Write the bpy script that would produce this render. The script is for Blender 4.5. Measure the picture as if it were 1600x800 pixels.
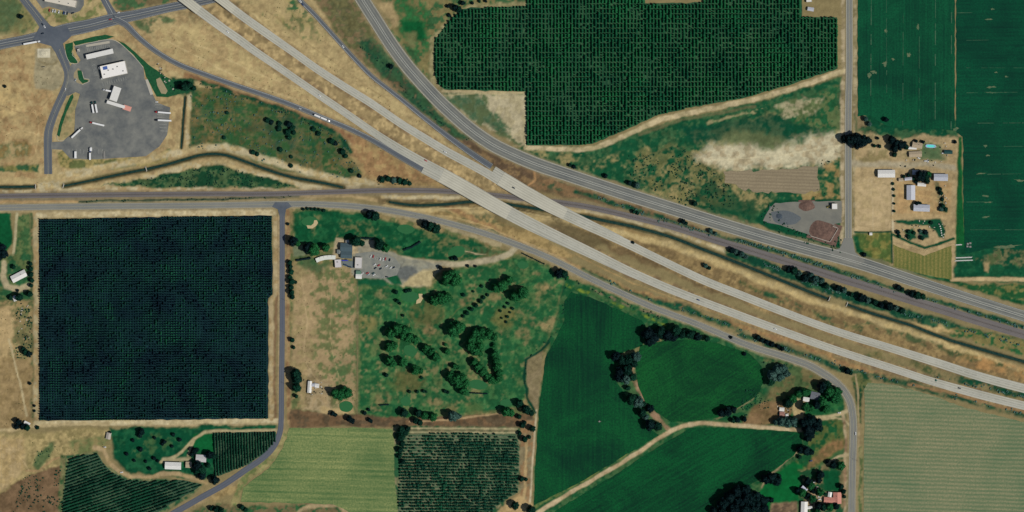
import bpy, bmesh, math, random
import numpy as np
from mathutils import Vector, Matrix
for o in list(bpy.data.objects): bpy.data.objects.remove(o)
scn = bpy.context.scene; COL = scn.collection; R = math.radians
rng = np.random.default_rng(7); random.seed(7)
# ------------------------------------------------------------ camera, world, sun, exposure
ALT = 5000.0                      # aerial survey camera, looking straight down; 1 unit = 1 m
cd = bpy.data.cameras.new('survey_camera'); cam = bpy.data.objects.new('survey_camera', cd); COL.objects.link(cam)
cam.location = (0, 0, ALT); cam.rotation_euler = (0, 0, 0)
cd.sensor_width = 36; cd.lens = 36*ALT/1600; cd.clip_start = 10; cd.clip_end = 60000
scn.camera = cam
SUN_AZ, SUN_EL = 111.5, 47.0      # degrees clockwise from north (picture up), above the horizon
w = bpy.data.worlds.new('World'); scn.world = w; w.use_nodes = True
nt = w.node_tree; nt.nodes.clear()
sky = nt.nodes.new('ShaderNodeTexSky'); sky.sky_type = 'NISHITA'; sky.sun_disc = False
sky.sun_elevation = R(SUN_EL); sky.sun_rotation = R(SUN_AZ); sky.altitude = 300; sky.ozone_density = 2.5; sky.air_density = 1.3
bg = nt.nodes.new('ShaderNodeBackground'); bg.inputs[1].default_value = 0.05
wo = nt.nodes.new('ShaderNodeOutputWorld'); nt.links.new(sky.outputs[0], bg.inputs[0]); nt.links.new(bg.outputs[0], wo.inputs[0])
sl = bpy.data.lights.new('sun', 'SUN'); sl.energy = 4.2; sl.angle = R(0.5); sl.color = (1, .955, .88)
so = bpy.data.objects.new('sun', sl); COL.objects.link(so); so.location = (500, -300, 600)
az, el = R(SUN_AZ), R(SUN_EL)
sdir = Vector((math.sin(az)*math.cos(el), math.cos(az)*math.cos(el), math.sin(el)))
so.rotation_euler = sdir.to_track_quat('Z', 'Y').to_euler()
scn.view_settings.view_transform = 'Standard'; scn.view_settings.look = 'None'
scn.view_settings.exposure = 0; scn.view_settings.gamma = 1
scn.render.engine = 'CYCLES'
# ------------------------------------------------------------ helpers
KC = np.array([1.16, 1.15, 1.17])     # light on flat ground, to turn a sunlit colour of the photo into a base colour
def S(r, g, b):
    c = np.array([r, g, b], float)/255
    l = np.where(c <= .04045, c/12.92, ((c+.055)/1.055)**2.4)/KC
    return np.clip(l, .0015, .85)
def W(px, py): return (px-800.0, 400.0-py)
def tag(o, label=None, cat=None, group=None, kind=None):
    if label: o['label'] = label
    if cat: o['category'] = cat
    if group: o['group'] = group
    if kind: o['kind'] = kind
    return o
def link(name, me, parent=None, m=None, loc=None):
    o = bpy.data.objects.new(name, me); COL.objects.link(o)
    if parent: o.parent = parent
    if m is not None and me is not None and not me.materials: me.materials.append(m)
    if loc: o.location = loc
    return o
def empty(name, loc, rz=0, label=None, cat=None, group=None):
    o = bpy.data.objects.new(name, None); COL.objects.link(o); o.location = loc; o.rotation_euler = (0, 0, rz)
    o.empty_display_size = 1
    return tag(o, label, cat, group)
def nmesh(name, V, F, mat=None, smooth=False):
    """numpy mesh; F an (n,k) int array or list of arrays of mixed k"""
    me = bpy.data.meshes.new(name); V = np.asarray(V, np.float32).reshape(-1, 3)
    Fs = F if isinstance(F, list) else [F]
    Fs = [np.asarray(f, np.int32) for f in Fs if len(f)]
    tot = sum(f.size for f in Fs); nf = sum(len(f) for f in Fs)
    me.vertices.add(len(V)); me.vertices.foreach_set('co', V.ravel())
    me.loops.add(tot); me.loops.foreach_set('vertex_index', np.concatenate([f.ravel() for f in Fs]))
    me.polygons.add(nf)
    ks = np.concatenate([np.full(len(f), f.shape[1], np.int32) for f in Fs])
    me.polygons.foreach_set('loop_start', np.concatenate([[0], np.cumsum(ks)[:-1]]).astype(np.int32))
    if smooth: me.polygons.foreach_set('use_smooth', np.ones(nf, bool))
    me.update(calc_edges=True)
    if mat: me.materials.append(mat)
    return me
def copy_thing(src, loc, rz=None, scale=None):
    o = src.copy(); COL.objects.link(o); o.location = loc
    if rz is not None: o.rotation_euler = (0, 0, rz)
    if scale is not None: o.scale = scale
    for ch in src.children:
        c = ch.copy(); COL.objects.link(c); c.parent = o
        for g in ch.children:
            d = g.copy(); COL.objects.link(d); d.parent = c
    return o
class MB:
    """collects boxes, prisms and tubes, then links them as one mesh"""
    def __init__(s): s.v = []; s.f = []
    def add(s, V, F):
        b = len(s.v); s.v += [tuple(p) for p in V]; s.f += [[b+i for i in f] for f in F]; return s
    def box(s, x0, x1, y0, y1, z0, z1):
        return s.add([(x0,y0,z0),(x1,y0,z0),(x1,y1,z0),(x0,y1,z0),(x0,y0,z1),(x1,y0,z1),(x1,y1,z1),(x0,y1,z1)],
                     [(3,2,1,0),(4,5,6,7),(0,1,5,4),(1,2,6,5),(2,3,7,6),(3,0,4,7)])
    def loft(s, rings, cap=True):
        n = len(rings[0]); V = [p for r in rings for p in r]; F = []
        for k in range(len(rings)-1):
            for i in range(n): j = (i+1) % n; F.append((k*n+i, k*n+j, (k+1)*n+j, (k+1)*n+i))
        if cap: F.append(tuple(range(n))[::-1]); F.append(tuple(range((len(rings)-1)*n, len(rings)*n)))
        return s.add(V, F)
    def cyl(s, p0, p1, r0, r1=None, n=8):
        r1 = r0 if r1 is None else r1
        p0 = Vector(p0); p1 = Vector(p1); d = (p1-p0).normalized()
        a = d.orthogonal().normalized(); b = d.cross(a); rings = []
        for p, r in ((p0, r0), (p1, r1)):
            rings.append([tuple(p+a*math.cos(t)*r+b*math.sin(t)*r) for t in [i*2*math.pi/n for i in range(n)]])
        return s.loft(rings)
    def mesh(s, name, m=None, bevel=0, smooth=False):
        me = bpy.data.meshes.new(name); me.from_pydata(s.v, [], s.f)
        if bevel:
            bm = bmesh.new(); bm.from_mesh(me)
            bmesh.ops.bevel(bm, geom=bm.edges[:], offset=bevel, segments=1, affect='EDGES'); bm.to_mesh(me); bm.free()
        if m: me.materials.append(m)
        me.update(); return me
    def build(s, name, m, parent=None, bevel=0): return link(name, s.mesh(name, m, bevel), parent)
def catmull(P, step=8.0):
    P = np.asarray(P, float); n = len(P); out = []
    for i in range(n-1):
        p0, p1, p2, p3 = P[max(i-1, 0)], P[i], P[i+1], P[min(i+2, n-1)]
        k = max(1, int(np.linalg.norm((p2-p1)[:2])/step))
        for t in np.arange(k)/k:
            out.append(.5*(2*p1+(p2-p0)*t+(2*p0-5*p1+4*p2-p3)*t*t+(3*p1-p0-3*p2+p3)*t**3))
    out.append(P[-1]); return np.array(out)
# ---- materials
def mk(name):
    m = bpy.data.materials.new(name); m.use_nodes = True; t = m.node_tree
    return m, t, t.nodes['Principled BSDF']
def N(t, typ, **kw):
    n = t.nodes.new(typ)
    for k, v in kw.items():
        if k in n.inputs: n.inputs[k].default_value = v
        else: setattr(n, k, v)
    return n
def mul(t, a, b, typ='MULTIPLY'):
    n = t.nodes.new('ShaderNodeMath'); n.operation = typ
    for i, v in enumerate((a, b)):
        if isinstance(v, (int, float)): n.inputs[i].default_value = v
        else: t.links.new(v, n.inputs[i])
    return n.outputs[0]
def mixc(t, f, a, b, blend='MIX'):
    n = t.nodes.new('ShaderNodeMix'); n.data_type = 'RGBA'; n.blend_type = blend
    for i, v in ((0, f), (6, a), (7, b)):
        if isinstance(v, (int, float)): n.inputs[i].default_value = v
        elif isinstance(v, (tuple, list, np.ndarray)): n.inputs[i].default_value = (*[float(q) for q in v[:3]], 1)
        else: t.links.new(v, n.inputs[i])
    return n.outputs[2]
def noise(t, scale, detail=4, rough=.6, vec=None, dist=0):
    n = N(t, 'ShaderNodeTexNoise', Scale=scale, Detail=detail, Roughness=rough, Distortion=dist)
    if vec is not None: t.links.new(vec, n.inputs['Vector'])
    return n.outputs['Fac']
def rampf(t, f, lo, hi):
    n = t.nodes.new('ShaderNodeMapRange'); n.inputs[1].default_value = lo; n.inputs[2].default_value = hi
    t.links.new(f, n.inputs[0]); return n.outputs[0]
def objvec(t, scale=(1,1,1), rot=0):
    c = t.nodes.new('ShaderNodeTexCoord'); m = t.nodes.new('ShaderNodeMapping'); m.vector_type = 'TEXTURE'
    m.inputs['Rotation'].default_value = (0, 0, rot)
    t.links.new(c.outputs['Object'], m.inputs[0])
    m2 = t.nodes.new('ShaderNodeMapping'); m2.inputs['Scale'].default_value = scale
    t.links.new(m.outputs[0], m2.inputs[0]); return m2.outputs[0]
def bump(t, p, h, st=.4, d=.3):
    n = N(t, 'ShaderNodeBump', Strength=st, Distance=d); t.links.new(h, n.inputs['Height']); t.links.new(n.outputs[0], p.inputs['Normal'])
def plain(name, col, rough=.6, var=.12, scale=.6, metal=0, col2=None, spec=.3):
    m, t, p = mk(name); c = np.array(col)
    f = rampf(t, noise(t, scale, 5, .65, objvec(t)), .3, .7)
    o = mixc(t, f, c*(1-var), (c*(1+var) if col2 is None else col2))
    t.links.new(o, p.inputs['Base Color']); p.inputs['Roughness'].default_value = rough
    p.inputs['Metallic'].default_value = metal; p.inputs['Specular IOR Level'].default_value = spec
    return m
def field_mat(name, a, b, rot=0, per=6, amp=.5, blotch=.01, c3=None, streak=.5, bamp=.5, per2=None):
    """crop or mown field: fine drill lines along one direction, broad uneven growth"""
    m, t, p = mk(name)
    v = objvec(t, (1, 1, 1), rot)
    wv = N(t, 'ShaderNodeTexWave', Scale=math.pi*2/per/20*1.0, Distortion=1.2, Detail=2); wv.inputs['Detail Scale'].default_value = .6
    wv.bands_direction = 'Y'; t.links.new(v, wv.inputs['Vector'])
    vs = objvec(t, (.006, .25, 1), rot); st = rampf(t, noise(t, 1, 5, .7, vs), .3, .7)
    bl = rampf(t, noise(t, blotch, 6, .65, objvec(t), .8), .38, .62)
    fn = noise(t, .35, 4, .7, objvec(t))
    f = mul(t, mul(t, wv.outputs['Fac'], amp), mul(t, mul(t, st, streak), mul(t, bl, bamp), 'ADD'), 'ADD')
    f = mul(t, f, rampf(t, fn, .2, .8)); 
    f = mul(t, f, 1.25)
    o = mixc(t, f, a, b)
    if c3 is not None:
        g = rampf(t, noise(t, .012, 6, .65, objvec(t, (1, 1, 1)), 1.0), .6, .75)
        o = mixc(t, mul(t, g, .7), o, c3)
    t.links.new(o, p.inputs['Base Color']); p.inputs['Roughness'].default_value = .95; p.inputs['Specular IOR Level'].default_value = .1
    bump(t, p, fn, .5, .5)
    return m
def road_mat(name, a, b, lane=3.7, lanes=.35, rough=.85, patch=.03, edge=None, hw=5):
    """paved surface, worn along the wheel tracks; UV is (metres across, metres along)"""
    m, t, p = mk(name)
    uv = t.nodes.new('ShaderNodeUVMap'); uv.uv_map = 'UVMap'
    mp = N(t, 'ShaderNodeMapping'); mp.inputs['Scale'].default_value = (.9, .012, 1); t.links.new(uv.outputs[0], mp.inputs[0])
    s1 = rampf(t, noise(t, 1, 4, .6, mp.outputs[0]), .3, .7)
    wv = N(t, 'ShaderNodeTexWave', Scale=math.pi*2/lane/20, Distortion=.4, Detail=1); wv.bands_direction = 'X'; t.links.new(uv.outputs[0], wv.inputs['Vector'])
    pt = rampf(t, noise(t, patch, 5, .65, objvec(t)), .3, .7)
    f = mul(t, mul(t, wv.outputs['Fac'], lanes), mul(t, mul(t, s1, .45), mul(t, pt, .4), 'ADD'), 'ADD')
    o = mixc(t, f, a, b)
    fine = rampf(t, noise(t, .5, 3, .7, objvec(t)), .2, .8)
    o = mixc(t, mul(t, fine, .25), o, np.array(a)*.7)
    if edge is not None:
        sx = N(t, 'ShaderNodeSeparateXYZ'); t.links.new(uv.outputs[0], sx.inputs[0])
        ab = mul(t, mul(t, sx.outputs[0], 0.0, 'ADD'), 0, 'ABSOLUTE') if False else None
        am = t.nodes.new('ShaderNodeMath'); am.operation = 'ABSOLUTE'; t.links.new(sx.outputs[0], am.inputs[0])
        wob = mul(t, mul(t, noise(t, .08, 4, .7, objvec(t)), 3), am.outputs[0], 'ADD')
        e = rampf(t, wob, hw+.6, hw+2.2); o = mixc(t, mul(t, e, .85), o, edge)
    t.links.new(o, p.inputs['Base Color']); p.inputs['Roughness'].default_value = rough; p.inputs['Specular IOR Level'].default_value = .25
    return m
def leaf_mat(name, a, b, c=None, broad=None):
    m, t, p = mk(name)
    oi = t.nodes.new('ShaderNodeObjectInfo')
    g = t.nodes.new('ShaderNodeTexCoord')
    f = rampf(t, noise(t, 2.2, 4, .7, g.outputs['Object']), .3, .7)
    o = mixc(t, f, a, b)
    ge = t.nodes.new('ShaderNodeNewGeometry'); pn = rampf(t, noise(t, .022, 4, .6, ge.outputs['Position'], .6), .38, .62); pf = rampf(t, noise(t, .35, 3, .7, ge.outputs['Position']), .3, .7)
    o = mixc(t, mul(t, pn, .6 if broad is None else .85), mixc(t, mul(t, pf, .5), o, b), np.array(a)*.75 if broad is None else broad)
    o = mixc(t, mul(t, oi.outputs['Random'], .5), o, c if c is not None else np.array(a)*.6)
    t.links.new(o, p.inputs['Base Color']); p.inputs['Roughness'].default_value = .75; p.inputs['Specular IOR Level'].default_value = .12
    return m
# ------------------------------------------------------------ line work of the place (photo pixels = metres; x, y, width)
H1 = [(250,-30,14),(290,0,14),(325,27,14),(355,49,13),(372,60.5,13),(399,80.5,12),(441,109,11.5),(499,149,11.5),(539,176,11.5),(581,205,11.5),(612,225,12),(650.5,247.6,13),(705.5,276.8,13),(746.7,300.2,13),(774.2,316.5,13),(824.7,344.5,13),(886,375.3,13),(930,397,13),(984,424.2,13),(1040,449,13),(1090,468.5,12.5),(1150,491,12.5),(1210,513,12.5),(1300,545,11.8),(1400,577.5,11.8),(1460,597,12),(1530,616.5,13),(1600,634,13),(1660,648,13)]
H2 = [(306,-30,13),(346,0,13),(381,27,13),(427,59.5,12.5),(462,84,12),(497,109,12),(539,136,12),(574,157.5,12),(600,175,12),(630,195.5,12),(665,217,12.5),(700,238,13),(730,254,13),(758.8,269.8,13),(787.7,287.6,13),(822,307,13),(863,327.6,13),(912,350.5,13),(945,365,13),(980,381,13),(1015,398,12.5),(1085,431.5,12.5),(1120,446.5,12.5),(1160,462,12.5),(1190,474,12.5),(1260,501,11.8),(1320,522,11.8),(1390,543.5,12),(1460,565.5,13),(1530,588,13.5),(1600,607,14),(1660,622,14)]
AUX = {'H1': (-1, [655,663,740,800,860,900,1005],[0,9.5,9.8,8,6,4,0]), 'H2': (1, [758,764,800,835,860,912,980],[0,9.8,9.5,8,6.4,4,0])}
R1 = [(178,30,11),(196,38,10),(217,59,8.5),(245,81,8),(280,101,8),(322,117,8),(367,133,8),(420,151,8),(462,166.5,8),(504,184,8),(543,200,8),(578,217,8.5),(600,229.5,9),(630,247.5,9.5),(661.5,265.6,9.6)]
R2 = [(450,-25,7),(469,0,7),(490,21,7),(511,44,7),(536,72,7),(560,98,7),(581,119,7),(605,138,7),(630,157.5,7),(665,186,7.5),(700,213,8.5),(735,238.5,9.5),(768,260.5,9.8)]
SR = [(540,-45,22),(567,0,22),(588,33,22),(609,66,22),(632,98,22),(655,125,22),(678,150,22),(700,171.5,22),(735,202,22),(770,226,22),(805,243,22),(840,257.5,22),(880,271,21),(910,281,21),(980,304,21),(1050,326,21),(1120,348,21),(1190,369,21),(1260,388.5,21),(1312,402,21),(1365,418,20),(1440,443,18.5),(1530,472,17),(1600,494,17),(1660,513,17)]
CO = [(-60,326,10),(0,324.5,10),(100,323,10),(200,322,10),(320,321,10),(441,319,10.5),(490,319,10),(525,320.5,10),(560,323,10),(612,329.5,10),(665,340,10),(700,348.5,10),(735,358,10),(770,369,10),(805,381.5,11),(840,395,10),(875,411,10),(910,429,10),(945,446,10),(980,462,10),(1015,478,10),(1050,491.5,10),(1085,504.5,10),(1120,519,10.5),(1172,540.5,11),(1225,557,12),(1260,569,12.5),(1284,582,13),(1309,600,13),(1326,622,13),(1332,645,12),(1333.5,677,12),(1332,730,11.5),(1331,800,11.5),(1331,860,11.5)]
NS = [(441,317,9),(441,345,8),(441,420,8),(441,520,8),(440,600,8),(439.5,655,8),(437,677,8.5),(427,699,9),(409,717,9),(385,733.5,9),(350,757.5,9),(315,777,9),(280,797,9),(230,825,9)]
ER = [(1327,-40,11),(1327,100,11),(1325.5,180,11),(1325.5,272,11),(1325.5,350,11),(1325.5,385,12),(1325,402,15)]
AR = [(-60,85,15),(0,70,15),(35,63,15),(63,57,17),(105,47,21),(140,40,20),(175,31,19),(215,23,16),(260,13,14),(300,5,14),(340,-4,14),(420,-22,14)]
NW = [(14,-36,12),(38,0,12),(54,20,12),(66,36,14),(80,54,18)]
SO = [(84,52,18),(92,75,16),(100,95,13),(106,112,12),(106,128,13),(99,146,12.5),(87,172,12),(77,200,12.5),(75,216,13),(75,245,12.5),(75.5,272,12.5)]
NA = [(150,-30,11),(165,3,11),(173,17,12),(179,32,20)]
RW = [(-60,308,8),(0,306.5,8),(160,304.5,8),(320,303,8),(420,303,8),(504,300.5,8),(581,298,8),(640,297.5,8),(700,299,8),(770,305,8),(840,313,8.5),(880,317.5,9),(927,325,9),(997,341,9.5),(1050,354.5,10),(1120,376,11),(1190,397,12),(1260,418.5,12),(1312,435,13),(1365,451,13),(1440,474,14),(1530,502,14),(1600,523,14),(1660,541,14)]
CANALS = [[(-60,293.5,4.6),(0,292.5,4.6),(54,291.5,4.6)],
 [(100,290.5,3.6),(140,282.5,4.2),(182,273.5,4.5),(227,264.5,5),(259,257.5,5),(285,250,5),(318,241.5,5),(350,242,5),(385,253,5),(420,266,5),(455,276.5,5),(490,283,5),(520,289,4.6),(536,293,4)],
 [(608,315.5,4),(630,319,5),(655,321,5),(700,319,5.5),(749,314.5,5.5),(798,320,5.5),(840,326.5,5.5),(896,335,6),(945,345,6),(997,356,6),(1050,371,6),(1102,391,6),(1155,411.5,6),(1207,432.5,6),(1260,454,6),(1293,466.5,5)],
 [(1325,476,5),(1365,490.5,5.5),(1425,509,5.5),(1477,529,5.5),(1530,545,6),(1600,565,6),(1660,581,6)]]
SIDE = [(289,152,2.6),(287,175,2.6),(285,205,2.6),(283,231,2.6)]
PZ = {  # deck heights and terrain heights by x
 'H1': ([200,262,330,372,430,590,660,690,800,860,960,1700],[6.5,6.5,5.8,3.2,.8,.8,5.2,6.4,6.4,5,1,.8]),
 'H2': ([200,320,385,430,480,690,755,785,885,930,1010,1700],[6.5,6.5,5.2,2.6,.8,.8,5.2,6.4,6.4,4.6,1,.8]),
 'R1': ([0,560,600,668],[.25,.3,1.2,5.4]), 'R2': ([0,650,700,768],[.25,.3,1.6,5.6])}
TZ = {
 'H1': ([200,258,269,305,316,330,372,430,590,660,688,700,786,797,860,960,1700],[6.4,6.4,0,0,6.2,5.8,3.2,.8,.8,5.2,6.35,-.3,-.3,6.35,5,1,.8]),
 'H2': ([200,310,321,358,369,385,430,480,690,755,783,795,873,884,930,1010,1700],[6.4,6.4,0,0,6,5.2,2.6,.8,.8,5.2,6.35,-.3,-.3,6.35,4.6,1,.8]),
 'R1': ([0,560,600,668],[0,.2,1.1,5.3]), 'R2': ([0,650,700,768],[0,.2,1.5,5.5])}
SM = {k: catmull(v) for k, v in dict(H1=H1, H2=H2, R1=R1, R2=R2, SR=SR, CO=CO, NS=NS, ER=ER, AR=AR, NW=NW, SO=SO, NA=NA, RW=RW).items()}
def widened(nm):
    P = SM[nm][:, :3].copy(); sg, xs, ws = AUX[nm]; d = np.gradient(P[:, :2], axis=0); d /= np.linalg.norm(d, axis=1)[:, None]
    n_ = np.stack([d[:,1], -d[:,0]], 1)*sg; a = np.interp(P[:,0], xs, ws, 0, 0); P[:, :2] += n_*a[:, None]/2; P[:,2] += a; return P
WD = {'H1': widened('H1'), 'H2': widened('H2'), 'R1': SM['R1'], 'R2': SM['R2']}
SC = [catmull(c, 6) for c in CANALS]; SSIDE = catmull(SIDE, 6)
# ------------------------------------------------------------ ground: one sheet, fine in view and coarse to the horizon
ST = 1.5
def axis(a, b):
    f = np.arange(a, b+.1, ST); o = np.array([25, 70, 150, 300, 700, 1500, 4000, 10000, 25000.])
    return np.concatenate([(a-o)[::-1], f, b+o])
GX = axis(-40, 1640); GY = axis(-36, 836)         # in photo pixels
X, Y = np.meshgrid(GX, GY)                         # Y grows downwards
def vnoise(X, Y, sc, seed):
    r = np.random.default_rng(seed).random((128, 128)).astype(np.float32)
    u = X/sc+seed*3.7; v = Y/sc+seed*1.3; iu = np.floor(u).astype(int); iv = np.floor(v).astype(int); fu = u-iu; fv = v-iv
    fu = fu*fu*(3-2*fu); fv = fv*fv*(3-2*fv); a = iu & 127; b = iv & 127; a1 = (a+1) & 127; b1 = (b+1) & 127
    return (r[b, a]*(1-fu)*(1-fv)+r[b, a1]*fu*(1-fv)+r[b1, a]*(1-fu)*fv+r[b1, a1]*fu*fv)*2-1
def fbm(sc, seed, o=4, X=X, Y=Y):
    s = 0; a = 1; tot = 0
    for k in range(o): s = s+a*vnoise(X, Y, sc/2**k, seed+k*11); tot += a; a *= .62
    return (s/tot*1.6).astype(np.float32)
NZ = {60: fbm(60, 1, 5), 25: fbm(25, 2, 4), 10: fbm(10, 3, 3), 4: fbm(4.5, 4, 2), 90: fbm(110, 5, 4)}
WX = fbm(22, 8, 4); WY = fbm(22, 9, 4)
C = np.empty(X.shape+(3,), np.float32); ANI = fbm(1, 31, 3, X/26+Y/60, Y/7-X/90)
def sm(x, a, b): t = np.clip((x-a)/(b-a), 0, 1); return t*t*(3-2*t)
def box(P, pad):
    P = np.asarray(P, float)
    i0, i1 = np.searchsorted(GX, [P[:,0].min()-pad, P[:,0].max()+pad]); j0, j1 = np.searchsorted(GY, [P[:,1].min()-pad, P[:,1].max()+pad])
    return slice(max(j0, 0), j1+1), slice(max(i0, 0), i1+1)
def segd(x, y, P):
    d = np.full(x.shape, 1e9, np.float32)
    for (ax, ay), (bx, by) in zip(P[:-1], P[1:]):
        ux, uy = bx-ax, by-ay; L = ux*ux+uy*uy+1e-9
        t = np.clip(((x-ax)*ux+(y-ay)*uy)/L, 0, 1); d = np.minimum(d, (x-ax-t*ux)**2+(y-ay-t*uy)**2)
    return np.sqrt(d)
def inside(x, y, P):
    c = np.zeros(x.shape, bool); n = len(P)
    for i in range(n):
        ax, ay = P[i]; bx, by = P[(i+1) % n]
        if ay == by: continue
        c ^= ((ay > y) != (by > y)) & (x < (bx-ax)*(y-ay)/(by-ay)+ax)
    return c
def blend(sl_, a, col, var, col2):
    col = S(*col); base = col[None, None]*(1+var*(NZ[25][sl_]*.5+NZ[4][sl_]*.6))[..., None]
    if col2 is not None:
        k = sm(NZ[10][sl_]+.35*NZ[4][sl_], -.25, .35)[..., None]; base = base*(1-k)+S(*col2)[None, None]*k*(1+var*NZ[4][sl_])[..., None]
    C[sl_] = C[sl_]*(1-a[..., None])+base*a[..., None]
def poly(P, col, col2=None, edge=3., warp=3., var=.18, mot=None, op=1.):
    sl_ = box(P, warp+edge); x = X[sl_]+warp*WX[sl_]+.3*warp*NZ[10][sl_]; y = Y[sl_]+warp*WY[sl_]-.3*warp*NZ[4][sl_]
    P2 = list(P)+[P[0]]; d = segd(x, y, P2); sd = np.where(inside(x, y, P), d, -d)
    a = sm(sd, -edge, edge)*op
    if mot:
        sc, lo, hi = mot[:3]; sh = mot[3] if len(mot) > 3 else 0
        nz = np.roll(NZ[sc], (sh*37, sh*91), (0, 1))[sl_]; a = a*sm(nz+.45*NZ[4][sl_]+.25*NZ[10][sl_], lo-.3, hi+.35)*.85
    blend(sl_, a, col, var, col2)
def line(P, w, col, col2=None, edge=1.2, warp=.8, var=.15, mot=None, op=1.):
    P = [p[:2] for p in P]; sl_ = box(P, w/2+warp*2+edge); x = X[sl_]+warp*WX[sl_]*1.2; y = Y[sl_]+warp*WY[sl_]*1.2
    d = segd(x, y, P); a = (1-sm(d+warp*.5*NZ[10][sl_], w/2-edge, w/2+edge))*op
    if mot: a = a*sm(np.roll(NZ[mot[0]], 333, 1)[sl_]+.3*NZ[4][sl_], mot[1], mot[2])
    blend(sl_, a, col, var, col2)
TAN=(165,148,110); TAN2=(150,130,96); PALE=(178,166,136); GRN=(28,84,54); DGRN=(10,68,52); LAWN=(20,80,52); BRN=(118,98,76); RED=(136,108,78); MUD=(96,88,72)
k = sm(NZ[90], -.3, .3)[..., None]; C[:] = S(*TAN2)*(1-k)+S(60,92,60)*k
C *= (1+.15*NZ[25]+.12*NZ[4])[..., None]
C[box([(0,0),(1600,800)], 60)] = S(128,116,84)
MEADOW_ = [(296,140),(360,140),(430,168),(500,196),(540,216),(560,250),(566,276),(540,280),(440,268),(396,248),(350,232),(296,232)]
# north-west: dry lots around the junction
poly([(-60,-60),(560,-60),(560,300),(-60,300)], TAN, TAN2, var=.2)
poly([(-60,-60),(20,-60),(46,6),(62,36),(40,50),(-60,62)], (84,98,66), (120,116,78), 6, 5)
poly([(-60,-60),(18,-60),(38,10),(44,30),(20,46),(-60,58)], (72,92,64), None, 8, 6, mot=(25,-.3,.4))
poly([(48,50),(60,20),(76,14),(112,23),(134,8),(158,-30),(166,20),(170,28),(120,38),(84,42)], (150,138,100), (96,108,66), 3, 3, mot=(10,-.7,.3))
poly([(180,-30),(290,-30),(270,8),(190,22),(176,4)], (110,98,72), (60,90,60), 4, 4)
poly([(212,34),(250,24),(276,30),(262,40),(236,54),(220,48)], DGRN, (60,90,60), 3, 5, mot=(10,-.5,.2))
poly([(240,46),(330,34),(400,86),(520,166),(600,220),(560,205),(460,160),(320,112),(270,92)], (176,158,116), (158,138,102), 6, 6, .15)
poly([(230,60),(300,96),(400,130),(380,100),(290,60)], (146,126,92), None, 10, 10, mot=(25,-.2,.6), op=.8)
poly([(300,30),(340,40),(640,238),(760,300),(800,300),(700,225),(480,80),(350,0)], (146,128,94), (166,146,108), 4, 4)
poly([(350,-20),(460,-20),(540,70),(700,220),(760,270),(700,232),(560,140),(400,40)], (172,154,114), (156,138,102), 4, 4)
poly([(380,-10),(460,-10),(520,60),(480,60),(410,30)], (130,122,80), (74,92,58), 8, 8, mot=(25,-.1,.6))
poly([(425,-5),(470,0),(485,24),(440,14)], GRN, None, 3, 5, mot=(10,0,.4))
line(H1, 17, BRN, TAN2, 3, 2, op=.8); line(H2, 17, BRN, TAN2, 3, 2, op=.7)
poly([(-20,70),(50,72),(60,140),(100,145),(70,205),(62,290),(-20,290)], (164,144,106), (148,124,90), 5, 5)
poly([(-40,224),(40,222),(48,232),(44,246),(20,250),(-40,252)], GRN, (120,104,66), 3, 5, mot=(10,-.7,.0))
poly([(-40,262),(58,258),(60,268),(-40,268)], (50,84,56), (110,108,66), 2, 3)
poly([(0,136),(40,140),(30,190),(-20,190)], (182,162,116), None, 10, 10, op=.7, mot=(25,-.3,.5))
poly([(54,76),(84,72),(92,84),(101,118),(98,132),(84,140),(54,138),(53,110)], (152,142,116), (140,132,108), 2, 2)
line([(60,97),(72,101),(84,100),(90,94)], 3, (128,118,92), None, 1.5, 1.5)
poly([(90,240),(104,233),(112,249),(160,250),(240,246),(270,232),(262,252),(180,266),(96,262)], (92,100,62), (140,128,84), 2, 3)
poly([(105,146),(126,144),(119,172),(118,206),(108,218),(92,220)], (150,136,100), (120,116,84), 1.5, 1.5)
poly([(196,36),(215,66),(250,90),(300,112),(350,130),(330,126),(260,104),(208,72),(178,46)], (150,128,94), None, 4, 3, op=.7)
# green meadow below the ramp
poly([(296,140),(360,140),(430,168),(500,196),(540,216),(560,250),(566,276),(540,280),(440,268),(396,248),(350,232),(296,232)], (52,88,52), (92,92,56), 3, 5, .25)
poly([(296,140),(360,140),(430,168),(500,196),(540,216),(560,250),(566,276),(440,268),(350,232),(296,232)], (118,102,70), None, 4, 6, mot=(25,.1,.45))
poly([(296,140),(430,168),(540,216),(566,276),(440,268),(350,232),(296,232)], (22,76,50), None, 4, 6, mot=(10,.15,.6,3), op=.8)
line([(292,118),(360,140),(440,168),(520,200),(590,240),(640,270)], 9, RED, (120,90,66), 3, 3)
line([(300,126),(370,148),(440,172),(510,204),(545,232),(560,262)], 5, (28,72,50), (60,84,54), 2, 3, mot=(10,-.8,.1))
poly([(560,210),(600,236),(660,268),(690,286),(660,292),(600,290),(566,282),(540,230)], (160,136,96), (140,112,80), 5, 5)
poly(MEADOW_, (96,84,58), None, 5, 6, mot=(10,.25,.7,9), op=.6)
poly(MEADOW_, (30,70,50), None, 6, 6, mot=(25,-.1,.5,4), op=.6)
line([(316,128),(340,136),(380,150),(440,170),(500,196),(530,212),(548,236)], 6, (16,62,44), (40,76,50), 2, 2, mot=(10,-1.1,-.3))
poly([(410,180),(470,190),(460,235),(430,240)], (24,66,52), None, 5, 6, mot=(10,-.2,.4), op=.85)
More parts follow.
